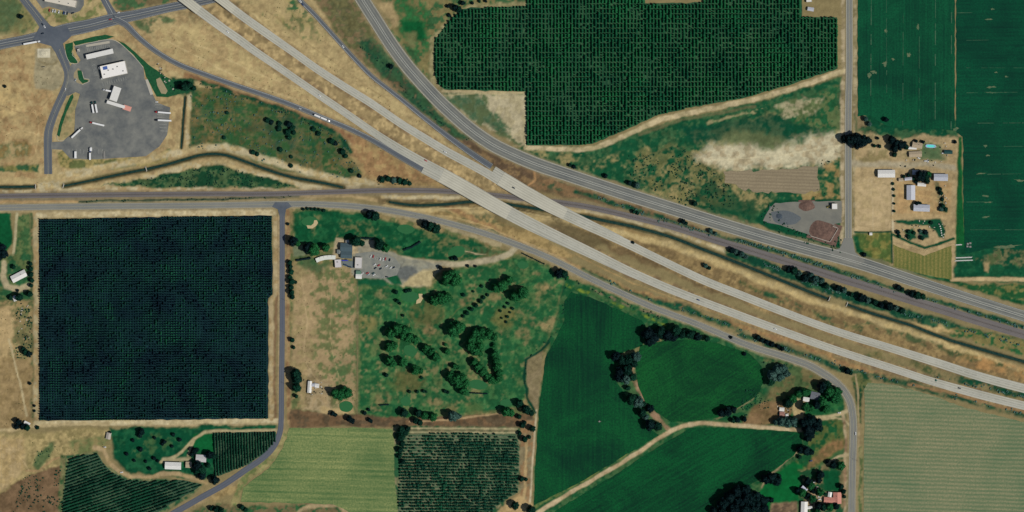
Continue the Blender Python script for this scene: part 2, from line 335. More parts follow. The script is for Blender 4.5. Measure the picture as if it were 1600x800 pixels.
# canal banks and the green triangle
line([(96,275),(160,262),(230,250),(262,242),(318,229),(352,229),(392,240),(424,252),(460,262),(540,282),(600,286)], 10, PALE, TAN, 3, 2)
line([(110,298),(160,290),(220,279),(262,268),(300,258),(330,253),(350,255),(400,272),(440,281),(480,290),(540,298)], 7, PALE, TAN, 3, 2)
poly([(60,284),(104,282),(106,300),(60,298)], PALE, TAN, 3, 3)
line([(-40,284),(50,283),(100,276)], 8, (170,152,112), TAN, 3, 2)
line([(-40,299),(60,298),(160,296),(300,294),(440,293),(560,293)], 5, PALE, TAN2, 2, 1.5)
poly([(160,291),(200,284),(262,272),(300,263),(340,258),(380,268),(436,282),(468,293),(420,294),(300,292)], (24,66,44), (66,88,58), 2, 3, .25)
line(CANALS[1], 11, (120,108,76), None, 2, 1, op=.8)
line([(122,314.5),(200,314),(240,313),(300,312.5),(400,309.5),(470,306)], 4, (24,58,44), (44,66,50), 1, 1.2)
line([(-40,315),(120,315)], 5, (160,134,96), None, 1, 1); line([(470,306),(560,306),(590,312)], 6, (160,140,104), None, 2, 2)
line([(-40,331),(60,331),(100,333),(140,332)], 4, (150,132,98), None, 1.5, 1.5); line([(120,333),(320,329),(420,327)], 5, (120,110,92), (150,134,100), 2, 2)
line([(276,148),(276,170),(272,205),(270,232)], 7, (174,154,114), TAN2, 2, 2); line([(296,150),(294,190),(292,236)], 5, PALE, TAN, 2, 1)
poly([(268,118),(300,124),(304,148),(272,150)], (22,68,46), None, 3, 4)
# middle corridor: rail, canal, highway verges
poly([(560,275),(640,280),(700,288),(790,310),(900,345),(1000,395),(1100,440),(1180,475),(1300,520),(1400,550),(1640,620),(1640,600),(1500,560),(1400,520),(1200,440),(1000,360),(860,310),(700,296),(600,292)], (146,124,86), (122,104,74), 5, 5)
poly([(590,304),(700,308),(780,314),(860,340),(980,400),(1100,450),(1230,500),(1340,530),(1640,610),(1640,590),(1500,548),(1400,520),(1240,460),(1100,408),(1000,372),(900,348),(760,325),(600,325)], (110,94,68), (140,120,84), 4, 5, op=.8)
line([(600,307),(700,309),(760,306),(840,318),(945,335),(1050,360),(1155,400),(1260,442),(1300,458)], 6, PALE, TAN, 2, 1.5)
line([(600,326),(700,330),(780,330),(850,344),(945,357),(1050,384),(1155,424),(1260,466),(1330,488),(1430,522),(1530,558),(1640,590)], 9, (178,158,114), TAN, 3, 2)
poly([(640,334),(700,330),(780,342),(850,374),(900,400),(880,405),(800,376),(720,352)], (160,138,96), (132,114,78), 3, 4)
poly([(700,330),(760,334),(790,350),(740,352)], (60,80,56), None, 4, 5, mot=(10,-.3,.4), op=.8)
line([(790,332),(850,362),(900,388)], 4, BRN, None, 2, 1)
poly([(845,345),(880,345),(960,378),(930,390),(880,372)], (84,74,54), None, 5, 5, op=.7)
poly([(930,372),(1000,400),(1080,440),(1180,478),(1100,446),(960,395)], (96,80,58), None, 5, 6, op=.8)
line([(700,322),(755,352),(840,392),(900,416),(980,450),(1060,478),(1140,504),(1230,532),(1300,560),(1400,594)], 8, RED, (150,122,84), 3, 3)
line([(715,346),(770,362),(800,374)], 4, (30,70,50), None, 2, 2, mot=(10,-.4,.3))
line([(910,421),(960,446),(1010,466),(1070,482),(1120,500),(1160,517)], 9, (18,70,50), (50,84,56), 3, 3, mot=(25,-1.1,-.2))
line([(1150,522),(1200,536),(1260,556),(1310,576),(1380,590),(1440,604),(1500,622),(1560,638),(1640,658)], 9, (20,66,48), (46,78,54), 3, 3, mot=(25,-1.2,-.2))
line([(1420,600),(1480,612),(1560,634),(1640,654)], 4, RED, None, 2, 2)
line([(1340,545),(1400,562),(1470,582),(1540,604),(1640,628)], 10, (70,84,54), (104,98,66), 3, 3, mot=(25,-.8,.2))
line([(1460,585),(1540,602),(1640,624)], 10, (14,64,46), None, 3, 3, mot=(25,-1,.1))
line([(1160,442),(1240,476),(1300,500),(1345,515)], 8, (40,80,54), (90,92,60), 3, 3, mot=(10,-.6,.3))
line([(1350,506),(1410,524),(1480,548),(1560,570),(1640,590)], 8, (70,84,56), None, 3, 3, mot=(10,-.3,.4))
poly([(1480,545),(1540,560),(1640,580),(1640,600),(1560,585),(1490,565)], (158,120,78), None, 4, 4, mot=(25,-.4,.4))
poly([(830,262),(900,290),(980,315),(1060,340),(1110,362),(1060,352),(990,332),(900,310),(840,300),(790,285),(790,262)], (122,98,72), (96,82,62), 4, 4)
poly([(840,288),(880,282),(900,290),(870,300)], (30,74,50), None, 3, 4, mot=(10,-.2,.4))
line([(930,306),(990,330),(1040,344),(1080,358),(1120,370),(1200,388),(1300,420),(1340,436),(1390,452),(1450,468),(1520,488),(1640,524)], 7, (24,70,50), (60,88,62), 2.5, 3, mot=(10,-1.,.0))
line([(1140,390),(1190,412),(1260,440),(1330,462),(1400,486),(1460,500),(1540,524),(1640,552)], 13, (20,66,48), (52,84,58), 3, 3, mot=(25,-1.1,-.2))
poly([(1450,510),(1520,512),(1640,548),(1640,562),(1560,545),(1480,522)], (120,112,72), (36,84,50), 3, 4)
poly([(1425,503),(1470,508),(1500,520),(1450,520)], (168,146,104), None, 3, 4)
poly([(1185,412),(1240,424),(1260,436),(1200,424)], (150,128,90), None, 3, 3, mot=(10,-.2,.3))
# between ramp and state road
poly([(470,-30),(545,-30),(600,90),(690,190),(760,250),(720,235),(620,150),(540,72)], (120,104,78), (90,92,62), 4, 4)
poly([(495,-20),(530,-20),(565,40),(600,100),(575,86),(540,50)], (26,74,50), (100,96,66), 4, 5, mot=(10,-.6,.2))
poly([(560,60),(590,60),(640,125),(690,180),(740,220),(700,210),(640,165),(590,110)], (22,72,50), (50,84,58), 4, 5, mot=(25,-.9,.0))
poly([(610,116),(640,140),(636,150),(600,125)], (112,86,66), None, 4, 5, op=.7)
poly([(690,200),(740,222),(830,272),(840,290),(790,276),(740,244)], (92,76,60), (116,96,70), 4, 4)
line([(820,258),(834,266),(836,282),(826,290)], 3, (156,122,86), None, 1, 1)
# east of state road
poly([(585,-30),(830,-30),(820,10),(722,12),(680,60),(678,140),(640,110),(610,50)], (120,112,76), (52,88,56), 4, 4)
poly([(612,-20),(650,-20),(672,30),(672,80),(640,84),(620,40)], (14,84,48), (40,96,54), 5, 5, mot=(25,-.9,-.1))
poly([(625,30),(660,34),(668,60),(640,66)], (14,80,44), None, 3, 3)
poly([(634,50),(652,52),(648,76),(634,72)], (110,110,76), None, 4, 4, op=.8)
poly([(588,5),(612,2),(624,36),(612,44)], (152,134,100), None, 4, 4)
line([(676,130),(676,65),(700,36),(735,12),(830,6)], 8, (150,142,108), (124,118,86), 3, 2)
poly([(684,128),(700,142),(824,142),(824,230),(790,215),(750,198),(700,165)], (86,100,70), (150,142,116), 4, 4)
poly([(762,146),(820,146),(822,222),(800,212),(770,180)], (172,162,136), (158,148,120), 3, 5)
poly([(690,150),(750,145),(770,170),(800,200),(790,210),(740,185)], (18,78,52), None, 4, 6, mot=(10,-.4,.2))
line([(690,158),(740,200),(800,238),(850,248)], 5, (116,104,76), None, 2, 2, op=.7)
poly([(820,228),(920,230),(1000,206),(1060,184),(1160,164),(1240,142),(1318,116),(1318,320),(1200,320),(1180,350),(1080,325),(960,285),(880,262),(800,232)], (20,76,50), (52,88,58), 3, 4, .2)
poly([(820,235),(960,240),(1100,200),(1318,160),(1318,320),(1100,330)], (140,126,88), None, 6, 8, mot=(25,.05,.5))
poly([(980,240),(1060,225),(1110,250),(1140,280),(1150,330),(1080,320),(1000,285)], (146,128,88), (96,98,62), 5, 8, mot=(10,-.4,.4))
poly([(1060,195),(1120,190),(1240,180),(1270,205),(1220,230),(1140,225),(1080,220)], (8,66,48), None, 5, 8, mot=(25,-1.2,-.3))
line([(1105,190),(1150,180),(1192,172)], 4, (140,134,100), None, 2, 3, mot=(10,-.5,.2)); line([(1000,210),(1060,188),(1100,180),(1180,166)], 4, (106,100,72), None, 2, 2, op=.7)
poly([(1205,160),(1260,150),(1312,136),(1316,200),(1280,205),(1240,190)], (88,104,68), (30,80,50), 4, 6)
poly([(1215,165),(1260,152),(1290,150),(1270,175),(1225,185)], (162,152,124), None, 4, 6, mot=(10,-.5,.2))
poly([(1084,238),(1110,226),(1190,232),(1260,218),(1318,206),(1318,250),(1280,258),(1160,266),(1130,268),(1100,254)], (186,178,152), (160,148,122), 8, 8, .2)
poly([(1145,202),(1210,210),(1240,225),(1190,232),(1130,228)], (104,110,76), None, 6, 6, op=.7)
poly([(1284,250),(1316,248),(1316,312),(1270,312),(1240,302),(1284,300)], (48,86,52), (140,118,78), 4, 5, mot=(10,-1,.2))
poly([(1110,280),(1140,300),(1180,320),(1180,345),(1120,330),(1080,310)], (20,66,44), None, 4, 6, mot=(25,-.9,.0))
poly([(1178,345),(1206,314),(1318,310),(1320,398),(1300,394),(1230,374)], (12,70,46), None, 1.5, 1)
line([(1311,360),(1317,380),(1312,396),(1290,392)], 4, (128,122,98), None, 2, 1)
line([(1336,-40),(1336,200),(1335,400)], 6, (156,144,116), (120,112,84), 1.5, 1.2); line([(1317,-40),(1317,200),(1316,400)], 6, (166,152,126), (130,118,92), 2, 1.5)
# farmstead on the right
poly([(1337,196),(1500,210),(1500,432),(1480,436),(1400,420),(1350,402),(1336,380)], (166,146,112), (150,132,100), 3, 3, .16)
poly([(1337,175),(1420,170),(1500,190),(1498,214),(1400,214),(1360,210),(1337,205)], (12,70,48), (52,86,58), 3, 5)
poly([(1338,168),(1350,170),(1356,200),(1340,204)], (140,120,92), None, 3, 4, op=.8)
poly([(1360,210),(1400,216),(1470,222),(1470,250),(1400,248),(1360,236)], (92,104,70), (150,134,104), 3, 5, mot=(10,-.6,.3))
poly([(1440,226),(1470,228),(1476,250),(1442,250)], (40,88,58), None, 4, 4, op=.8)
poly([(1338,238),(1392,236),(1392,252),(1340,252)], (120,112,76), None, 3, 4, mot=(10,-.7,.3), op=.8)
line([(1330,255),(1400,258),(1440,256),(1490,262)], 9, (160,150,128), (150,140,118), 3, 2)
poly([(1335,278),(1393,280),(1393,362),(1336,362)], (176,156,122), (162,144,110), 2, 2, .1)
line([(1394,282),(1396,360)], 3, (184,172,146), None, 1, .8)
poly([(1400,285),(1485,285),(1485,338),(1400,338)], (166,138,100), (156,134,98), 4, 4)
line([(1397,340),(1440,336),(1485,342)], 8, (166,144,108), None, 3, 2)
poly([(1498,214),(1503,214),(1506,350),(1510,400),(1500,440),(1492,400)], (18,84,44), None, 1.5, 1.5)
poly([(1399,345),(1470,342),(1478,360),(1474,372),(1450,352),(1402,350)], (18,70,48), None, 1.5, 2)
poly([(1456,348),(1468,345),(1475,362),(1475,372),(1466,370)], (16,70,48), None, 1, 1)
poly([(1412,360),(1428,356),(1432,372),(1420,376)], (22,72,50), None, 2, 3); poly([(1434,358),(1450,360),(1450,372),(1440,376),(1433,368)], (22,66,52), (110,104,96), 2, 3)
line([(1394,366),(1420,378),(1444,388),(1468,380),(1490,372)], 4, (10,66,44), None, 1, 1)
line([(1464,288),(1468,300),(1472,325),(1478,330)], 7, (28,68,48), (110,104,76), 2, 2)
poly([(1336,364),(1392,362),(1394,412),(1360,404),(1338,392)], (74,94,50), (110,108,60), 2, 2, .2)
line([(1336,363),(1393,362),(1394,410)], 3, (8,64,44), None, 1, .6)
line([(1336,372),(1340,392),(1360,406),(1400,420),(1490,440),(1560,462),(1640,486)], 7, (14,72,44), (40,84,52), 2, 2)
poly([(1490,384),(1640,384),(1640,445),(1560,440),(1490,438)], (14,70,48), (24,78,52), 3, 4)
poly([(1528,400),(1570,388),(1640,396),(1640,412),(1540,416)], (134,118,86), (80,92,60), 3, 6, mot=(10,-.8,.1))
poly([(1536,410),(1545,410),(1544,426),(1538,424)], (150,132,98), None, 2, 2)
line([(1488,437),(1530,436),(1640,437)], 6, (180,158,122), None, 1.5, 1)
poly([(1500,445),(1640,443),(1640,478),(1560,462)], (34,82,48), (104,104,64), 3, 4)
# golf course
poly([(446,326),(500,324),(560,328),(640,345),(720,362),(790,392),(880,425),(886,460),(868,520),(848,560),(826,620),(836,660),(640,665),(448,662),(448,420)], (92,102,66), (130,116,82), 3, 4, .2)
poly([(458,332),(480,328),(520,330),(560,333),(600,345),(650,358),(700,366),(740,376),(770,392),(740,408),(700,408),(640,404),(612,390),(560,370),(530,378),(500,384),(460,380)], (14,74,46), (28,84,52), 3, 3, .18)
poly([(458,332),(600,345),(740,376),(740,408),(612,390),(500,384)], (112,104,70), None, 4, 5, mot=(25,.4,.7), op=.8)
poly([(700,380),(760,388),(800,394),(770,402),(720,396)], (112,98,70), (60,90,58), 3, 4, mot=(10,-.5,.3))
poly([(714,388),(745,396),(760,398),(744,398)], (168,150,122), None, 1, 1)
line([(558,326),(612,335),(665,347),(720,361),(780,383)], 6, (158,146,116), None, 2, 2, op=.8)
poly([(560,440),(600,436),(640,450),(670,450),(700,424),(780,408),(824,402),(884,432),(872,470),(852,540),(828,560),(822,620),(800,640),(700,650),(562,655)], (32,86,52), (56,100,60), 4, 4, .2)
poly([(560,440),(640,450),(780,408),(884,432),(852,540),(822,620),(700,650),(562,655)], (108,110,72), None, 4, 5, mot=(25,.35,.75,2), op=.6)
poly([(560,440),(640,450),(780,408),(884,432),(852,540),(822,620),(700,650),(562,655)], (132,116,84), None, 4, 5, mot=(10,.5,.85,5), op=.7)
poly([(560,440),(640,450),(780,408),(884,432),(852,540),(822,620),(700,650),(562,655)], (10,68,44), None, 4, 5, mot=(25,.25,.9,7), op=.35)
for cx, cy, r, c in [(667,487,22,(92,90,56)),(640,595,20,(96,86,54)),(790,497,16,(110,104,62)),(672,515,8,(140,116,84)),(860,508,12,(150,130,94)),(848,450,9,(140,118,84)),(690,515,0,GRN),(680,625,9,(128,110,80)),(775,465,7,(136,116,84)),(728,470,8,(136,112,82)),(570,505,14,(120,110,70)),(620,600,10,(80,92,54)),(815,500,7,(120,108,72)),(700,640,10,(110,100,68)),(595,460,9,(120,112,80)),(600,622,9,(120,108,76)),(818,520,8,(128,112,80)),(740,640,12,(70,92,54))]:
    if r: poly([(cx+r*math.cos(t)*1.25, cy+r*math.sin(t)) for t in np.arange(0, 6.28, .5)], c, None, 4, 4, op=.8, mot=(10,-.9,-.0))
poly([(458,415),(555,415),(556,650),(470,640),(455,560)], (156,136,104), (140,126,92), 4, 3, .14)
poly([(480,420),(558,418),(560,655),(500,640),(490,520)], (74,96,58), None, 5, 6, mot=(10,-.05,.35), op=.85)
poly([(510,420),(558,418),(560,655),(520,640)], (50,88,54), None, 5, 6, mot=(25,.0,.5), op=.7)
line([(559,430),(558,655)], 2, (116,108,80), None, .8, .5)
poly([(470,398),(490,400),(500,412),(520,412),(500,424),(470,416)], (46,84,54), None, 4, 4, op=.8)
line([(450,330),(450,390),(448,470),(450,560),(452,660)], 7, (150,128,94), (126,100,74), 2, 1.5); line([(432,340),(433,460),(428,560),(430,655)], 5, (120,98,74), None, 1.5, 1)
line([(437,335),(437,655)], 4, (166,150,120), None, 1, .8)
poly([(505,590),(480,565),(476,600),(474,640),(500,650),(520,632),(516,600)], (156,142,116), (120,106,80), 4, 5, mot=(10,-1,.2))
poly([(500,636),(552,638),(556,648),(500,650)], (166,146,108), None, 3, 4)
poly([(455,640),(520,648),(640,652),(830,648),(834,668),(700,668),(625,666),(450,668)], (110,88,66), (84,72,56), 2, 3)
line([(640,658),(700,656),(790,646)], 2.5, (160,136,104), None, 1, 1)
poly([(615,455),(650,450),(664,462),(640,478),(618,472)], (36,98,54), None, 4, 3, op=.7)
# drive, car park, gravel
line([(806,386),(798,396),(780,404),(740,411),(700,413),(650,409),(610,400),(575,392),(560,388)], 9, (166,156,132), (152,144,122), 2, 1.2)
poly([(552,385),(600,390),(640,405),(690,412),(690,424),(672,428),(668,446),(652,450),(630,446),(600,438),(566,436),(550,430)], (140,138,124), (128,128,118), 2, 2, .1)
poly([(618,414),(650,416),(654,426),(634,438),(616,432)], (98,102,102), None, 3, 4)
poly([(640,432),(664,420),(684,420),(672,446),(650,450),(626,446)], (172,158,122), None, 3, 3)
poly([(612,428),(622,430),(628,444),(616,444),(602,434)], LAWN, None, 1.5, 1.5); poly([(560,436),(600,436),(606,446),(560,446)], LAWN, None, 3, 3)
poly([(524,372),(560,380),(560,394),(525,408),(520,400)], (158,144,118), None, 2, 2)
poly([(458,384),(478,384),(492,396),(470,400),(459,402)], (110,122,96), None, 2, 2)
poly([(562,378),(584,372),(590,396),(565,394)], (140,134,118), None, 3, 2)
# hop yard surrounds
line([(56,330),(56,660)], 9, (160,148,118), TAN2, 1.5, 1)
line([(60,336),(240,334),(428,332)], 9, (170,154,120), PALE, 1.5, 1)
line([(56,661),(240,660),(440,657)], 8, (176,162,128), PALE, 1.5, 1); line([(200,665),(340,664),(438,662)], 2.5, (160,144,112), None, 1, .5)
line([(430,340),(431,458),(424,470),(424,655)], 7, (168,152,120), TAN2, 1.5, 1)
line([(50,335),(50,660)], 5, (120,106,76), (60,80,52), 2, 1.5)
# far left strip
poly([(-60,332),(18,332),(20,380),(0,400),(-60,400)], (12,78,46), None, 2, 2); poly([(30,338),(48,336),(50,400),(40,430),(20,400)], (56,90,56), (88,104,66), 2, 3)
line([(27,334),(24,370),(21,400)], 4, (166,156,126), None, 1, .8)
poly([(-60,398),(48,396),(50,470),(-60,480)], (40,84,54), (84,98,62), 4, 4)
line([(6,410),(4,430),(10,446),(30,452),(46,447)], 9, (166,154,126), None, 2, 2)
poly([(-60,470),(50,470),(50,560),(-60,560)], (146,128,92), (88,94,62), 4, 5)
poly([(-60,480),(18,478),(24,500),(16,560),(-60,680)], (172,150,112), (156,136,100), 5, 5)
poly([(20,500),(50,490),(50,560),(30,562)], (50,82,52), (110,104,72), 4, 5, mot=(10,-.6,.3))
poly([(-60,560),(50,560),(48,670),(-60,672)], (146,126,92), (128,110,78), 4, 5); line([(14,530),(24,570),(36,620),(42,650)], 3, (170,156,124), None, 1, 1)
line([(-60,674),(30,670),(60,664),(170,662)], 5, (166,150,116), None, 2, 1.5)
poly([(-60,676),(60,676),(170,668),(170,700),(150,706),(100,712),(110,760),(96,800),(-60,840)], (136,124,86), (156,140,100), 4, 4)
poly([(-60,682),(38,682),(40,730),(20,752),(0,770),(-60,800)], (168,148,112), (156,136,98), 4, 4)
poly([(50,728),(60,705),(84,692),(80,715),(58,735)], (66,94,60), None, 3, 4, op=.85)
poly([(20,755),(60,735),(100,728),(104,800),(90,840),(-20,840),(0,775)], (116,94,72), (98,80,60), 3, 4)
poly([(110,690),(170,680),(172,700),(150,706),(118,710)], (84,100,62), None, 4, 4, mot=(10,-.6,.3))
poly([(172,668),(300,666),(440,664),(438,672),(340,674),(336,742),(318,750),(270,744),(200,740),(176,715)], (10,70,46), (26,80,52), 2.5, 3, .2)
poly([(180,700),(230,676),(290,680),(270,700),(210,720)], (70,92,56), None, 5, 6, mot=(10,.05,.5), op=.7)
poly([(302,678),(332,678),(334,706),(310,706),(300,695)], (12,86,46), None, 1.5, 1)
line([(438,672.5),(340,673.5),(318,676),(303,686),(285,705),(262,720),(252,722)], 4.5, (160,148,116), None, 1.2, .8); line([(303,688),(298,700),(294,712)], 3.5, (160,148,116), None, 1, .8)
line([(256,719),(296,717)], 6, (158,148,118), None, 2, 1)
line([(148,700),(162,703),(170,722),(185,736),(205,746),(230,747),(252,741),(280,740),(308,748),(322,755)], 6, (160,140,108), TAN2, 1.5, 1.2)
line([(40,736),(60,735),(84,718),(112,711)], 3, (152,128,94), None, 1, 1)
poly([(96,712),(110,712),(104,745),(100,800),(90,800)], (110,108,76), (54,84,52), 2, 2)
poly([(104,712),(128,708),(152,706),(164,726),(200,748),(260,748),(320,756),(300,775),(240,812),(220,840),(90,840),(98,780)], (44,86,58), (110,112,80), 1.5, 1)
line([(240,830),(300,792),(350,765),(390,738)], 5, (150,132,100), None, 2, 2, mot=(10,-.8,0))
line([(330,775),(350,768),(370,762)], 14, (158,138,98), (130,112,78), 4, 4)
poly([(300,800),(340,785),(380,790),(440,790),(520,785),(560,800),(560,850),(260,850)], (110,98,72), (44,84,52), 3, 4)
line([(455,815),(470,797),(500,789),(530,792),(555,812)], 6, (156,138,108), None, 2, 2)
poly([(432,688),(448,668),(448,690),(425,725),(380,758),(372,790),(360,790),(372,752)], (140,132,92), (100,112,70), 2, 2)
# orchard block ground, lane, and east pockets
poly([(612,664),(812,668),(818,760),(790,780),(770,840),(612,840)], (40,84,56), (120,116,88), 2, 2)
for k_ in range(6): line([(640,669+3.2*k_),(720,669.5+3.2*k_),(808,670+3.2*k_)], 1.8, (166,154,122) if k_ % 2 == 0 else (110,100,78), None, .8, .4)
poly([(812,660),(836,655),(834,720),(828,800),(826,840),(770,840),(800,786),(812,768)], (140,112,82), (120,110,86), 2, 2)
line([(838,640),(832,720),(828,790)], 2.5, (176,164,138), None, .8, .5); line([(822,690),(820,740),(818,800),(812,840)], 4, (168,146,108), None, 1.5, 1.5)
poly([(780,800),(812,770),(830,785),(835,840),(760,840)], (172,148,108), None, 3, 4)
poly([(820,560),(838,552),(848,545),(842,640),(832,640),(822,600)], (128,116,90), (116,106,80), 1.5, 1.5); line([(884,436),(878,470),(880,490),(868,520),(848,545),(822,562),(818,590),(824,620),(836,645)], 4, (8,58,42), None, 1.2, 1.2)
poly([(884,432),(930,448),(980,470),(1020,486),(1120,525),(1200,553),(1280,585),(1320,625),(1326,840),(830,840),(840,640),(860,520)], (26,80,48), (60,92,58), 2, 3)
line([(885,445),(935,463),(985,485),(1040,508)], 4, (110,128,50), (50,90,50), 1.5, 2, mot=(10,-.6,.4))
line([(925,452),(985,478),(1030,494)], 4, (120,104,84), None, 2, 2, mot=(10,-.4,.4))
line([(972,552),(988,580),(992,600),(1008,625),(1022,645),(1040,668)], 9, (146,120,98), (120,106,80), 2, 3)
line([(970,556),(990,550),(1010,540),(1030,534)], 6, (130,124,86), None, 2, 3)
poly([(1192,555),(1260,572),(1300,600),(1270,612),(1230,625),(1205,650),(1160,658),(1180,635),(1200,610)], (110,98,68), (72,88,56), 4, 5, mot=(25,-1.2,-.2))
poly([(1180,560),(1215,565),(1210,600),(1196,620),(1190,590)], (54,84,56), None, 4, 5, op=.8)
poly([(1190,625),(1240,632),(1232,660),(1190,664),(1160,662)], (128,104,76), (110,92,64), 3, 4)
line([(1188,600),(1175,625),(1150,640),(1120,654)], 2.5, (110,110,80), None, 1, 1)
poly([(1242,620),(1258,625),(1256,648),(1266,656),(1245,658),(1238,640)], (166,148,112), None, 2, 2)
line([(1250,655),(1285,652),(1310,649),(1326,642)], 5, (168,154,122), None, 1.5, 1); line([(1250,672),(1280,656),(1300,654),(1318,656),(1326,664)], 3.5, (168,154,122), None, 1, 1)
poly([(1256,648),(1256,634),(1300,600),(1316,610),(1318,636),(1290,648)], (22,78,46), (40,92,52), 2, 2)
poly([(1270,658),(1300,656),(1318,660),(1320,700),(1290,720),(1240,752),(1220,748),(1252,712),(1262,690)], (24,78,46), (80,92,52), 2, 3)
poly([(1295,690),(1316,684),(1318,700),(1290,716),(1272,728),(1256,740),(1262,722)], (110,96,64), (124,98,68), 3, 3)
line([(1326,710),(1310,714),(1296,722),(1288,734)], 4, (166,152,122), None, 1.2, 1)
line([(1246,706),(1230,718),(1214,734),(1200,746),(1190,760)], 4, (140,124,98), None, 1.5, 1.5)
poly([(1205,745),(1240,722),(1256,726),(1252,780),(1190,800),(1185,770)], (10,90,46), None, 2, 2)
poly([(1206,786),(1246,784),(1246,830),(1200,830)], (92,78,64), (120,100,80), 2, 2)
poly([(1250,735),(1290,728),(1322,715),(1322,830),(1250,830)], (30,76,48), (110,102,74), 3, 3); poly([(1264,762),(1288,768),(1286,800),(1262,790)], (156,138,110), None, 3, 3)
poly([(1285,735),(1312,735),(1314,766),(1288,768)], (10,74,44), None, 2, 2)
poly([(1330,590),(1352,580),(1362,596),(1348,610),(1346,660),(1340,660),(1336,620)], (22,68,44), (90,96,60), 2, 2)
line([(1337,586),(1341,620),(1342,660),(1341,840)], 3, (150,134,104), None, 1, 1); line([(1345,700),(1343,840)], 7, (130,124,88), (80,96,60), 2, 2)
line([(1317,650),(1321,680),(1320,840)], 5, (160,144,116), (130,106,84), 2, 1.5)
line([(818,815),(845,798),(865,786),(900,765),(950,736),(1000,706),(1030,685),(1050,672),(1068,664),(1100,661),(1160,664.5),(1200,668),(1250,672),(1275,668)], 6.5, (182,164,134), (166,146,116), 1.5, 1)
line([(830,795),(900,757),(950,728),(990,704)], 4, (100,112,66), None, 2, 2, mot=(10,-.6,.4))
for P, w_, c_ in [([(255,60),(310,90),(400,135),(480,160)],1.6,(190,172,132)), ([(262,50),(330,80),(410,118),(500,150),(560,190)],1.4,(188,170,130)), ([(395,20),(450,70),(520,118),(590,160)],1.6,(192,174,134)), ([(410,10),(470,60),(540,110),(610,160)],1.3,(130,112,80)),
    ([(5,110),(40,150),(60,190),(55,240)],1.6,(188,168,126)), ([(0,165),(30,175),(60,170),(80,150)],1.5,(130,108,80)), ([(10,210),(40,205),(66,215)],1.4,(188,168,126)), ([(0,700),(20,705),(36,720),(44,735)],1.5,(190,168,130)), ([(6,690),(10,740),(4,770)],1.3,(150,130,96)), ([(16,690),(20,740)],1.3,(150,130,96)), ([(26,690),(30,730)],1.3,(150,130,96)),
    ([(600,320),(660,334),(720,342),(790,366),(860,396),(900,418)],2,(186,164,120)), ([(340,40),(420,100),(520,172),(640,252)],1.5,(176,156,112)), ([(900,398),(1000,446),(1100,482),(1240,528)],1.5,(170,140,96)), ([(900,352),(1000,398),(1100,444),(1240,500),(1330,530)],1.6,(150,128,90)), ([(610,318),(700,326),(780,324),(850,338),(940,352)],1.5,(196,178,136)),
    ([(690,150),(740,146),(790,146)],2,(180,166,130)), ([(1100,250),(1180,246),(1260,236),(1316,226)],2,(200,190,160)), ([(1340,290),(1388,290),(1388,352),(1342,352)],1.4,(150,132,100)), ([(1362,282),(1364,360)],1.5,(188,170,138)), ([(470,430),(480,500),(476,560),(500,600)],2,(172,152,118)), ([(520,430),(516,520),(530,600)],1.4,(166,148,112)), ([(620,470),(640,500),(660,530),(690,560),(690,600)],1.6,(100,104,66)), ([(700,500),(720,480),(760,470),(820,440)],1.5,(96,104,64)), ([(1400,300),(1470,310)],2,(184,156,110)), ([(1432,292),(1446,320),(1480,334)],2,(186,158,112))]:
    line(catmull([(a, b, 0) for a, b in P], 8), w_, c_, None, .7, 1.2, .1, op=.6)
line([(1318,111),(1300,116),(1240,138),(1160,160),(1100,171),(1030,187),(985,209),(930,231),(905,233.5),(860,233),(822,231)], 7.5, (186,170,138), (160,148,116), 1.5, 1.2)
line([(822,146),(822,228)], 3.5, (176,162,132), None, 1, .8); line([(692,143),(822,144)], 4, (166,152,120), None, 1.5, 1)
line([(1140,395),(1190,412),(1260,440),(1330,464),(1400,488),(1460,504)], 14, (14,62,46), (40,80,56), 2.5, 3, mot=(25,-1.1,-.4))
line([(900,300),(960,318),(1040,344),(1120,370),(1200,388),(1300,419),(1390,450),(1450,468),(1520,488),(1640,524)], 6, (16,66,48), (54,84,58), 2, 2, mot=(25,-1.0,-.1))
line([(1150,372),(1200,396),(1290,422)], 3, (20,60,46), None, 1.5, 1.5)
poly([(556,66),(575,60),(600,88),(640,130),(690,182),(745,224),(700,212),(640,166),(590,112)], (16,66,48), (44,80,54), 3, 4, mot=(10,-1,-.2))
poly([(1060,330),(1110,322),(1150,330),(1180,346),(1170,356),(1110,344)], (14,66,46), (46,84,54), 3, 5, mot=(10,-.8,0))
# verges of the roads
for nm, w_, c_ in (('CO',15,(150,138,112)),('NS',12,(140,124,96)),('AR',19,(150,136,104)),('SR',26,(138,126,100)),('NW',15,(140,128,100)),('SO',16,(150,136,104)),('R1',12,(146,128,98)),('R2',11,(130,114,90)),('RW',13,(118,108,92))):
    line(SM[nm][::2], w_ if nm not in ('RW',) else 14, c_, None, 2, 1.6, .12, op=.6)
for c_ in SC: line(c_, 7.5, (76,74,52), None, 1.5, 1., .2)
line(SSIDE, 5, (50,58,40), None, 1.2, .8)
C *= (1+.10*ANI+.08*NZ[10]*NZ[25]+.07*NZ[4])[..., None]; C *= np.array([1.01, 1., .96], np.float32)
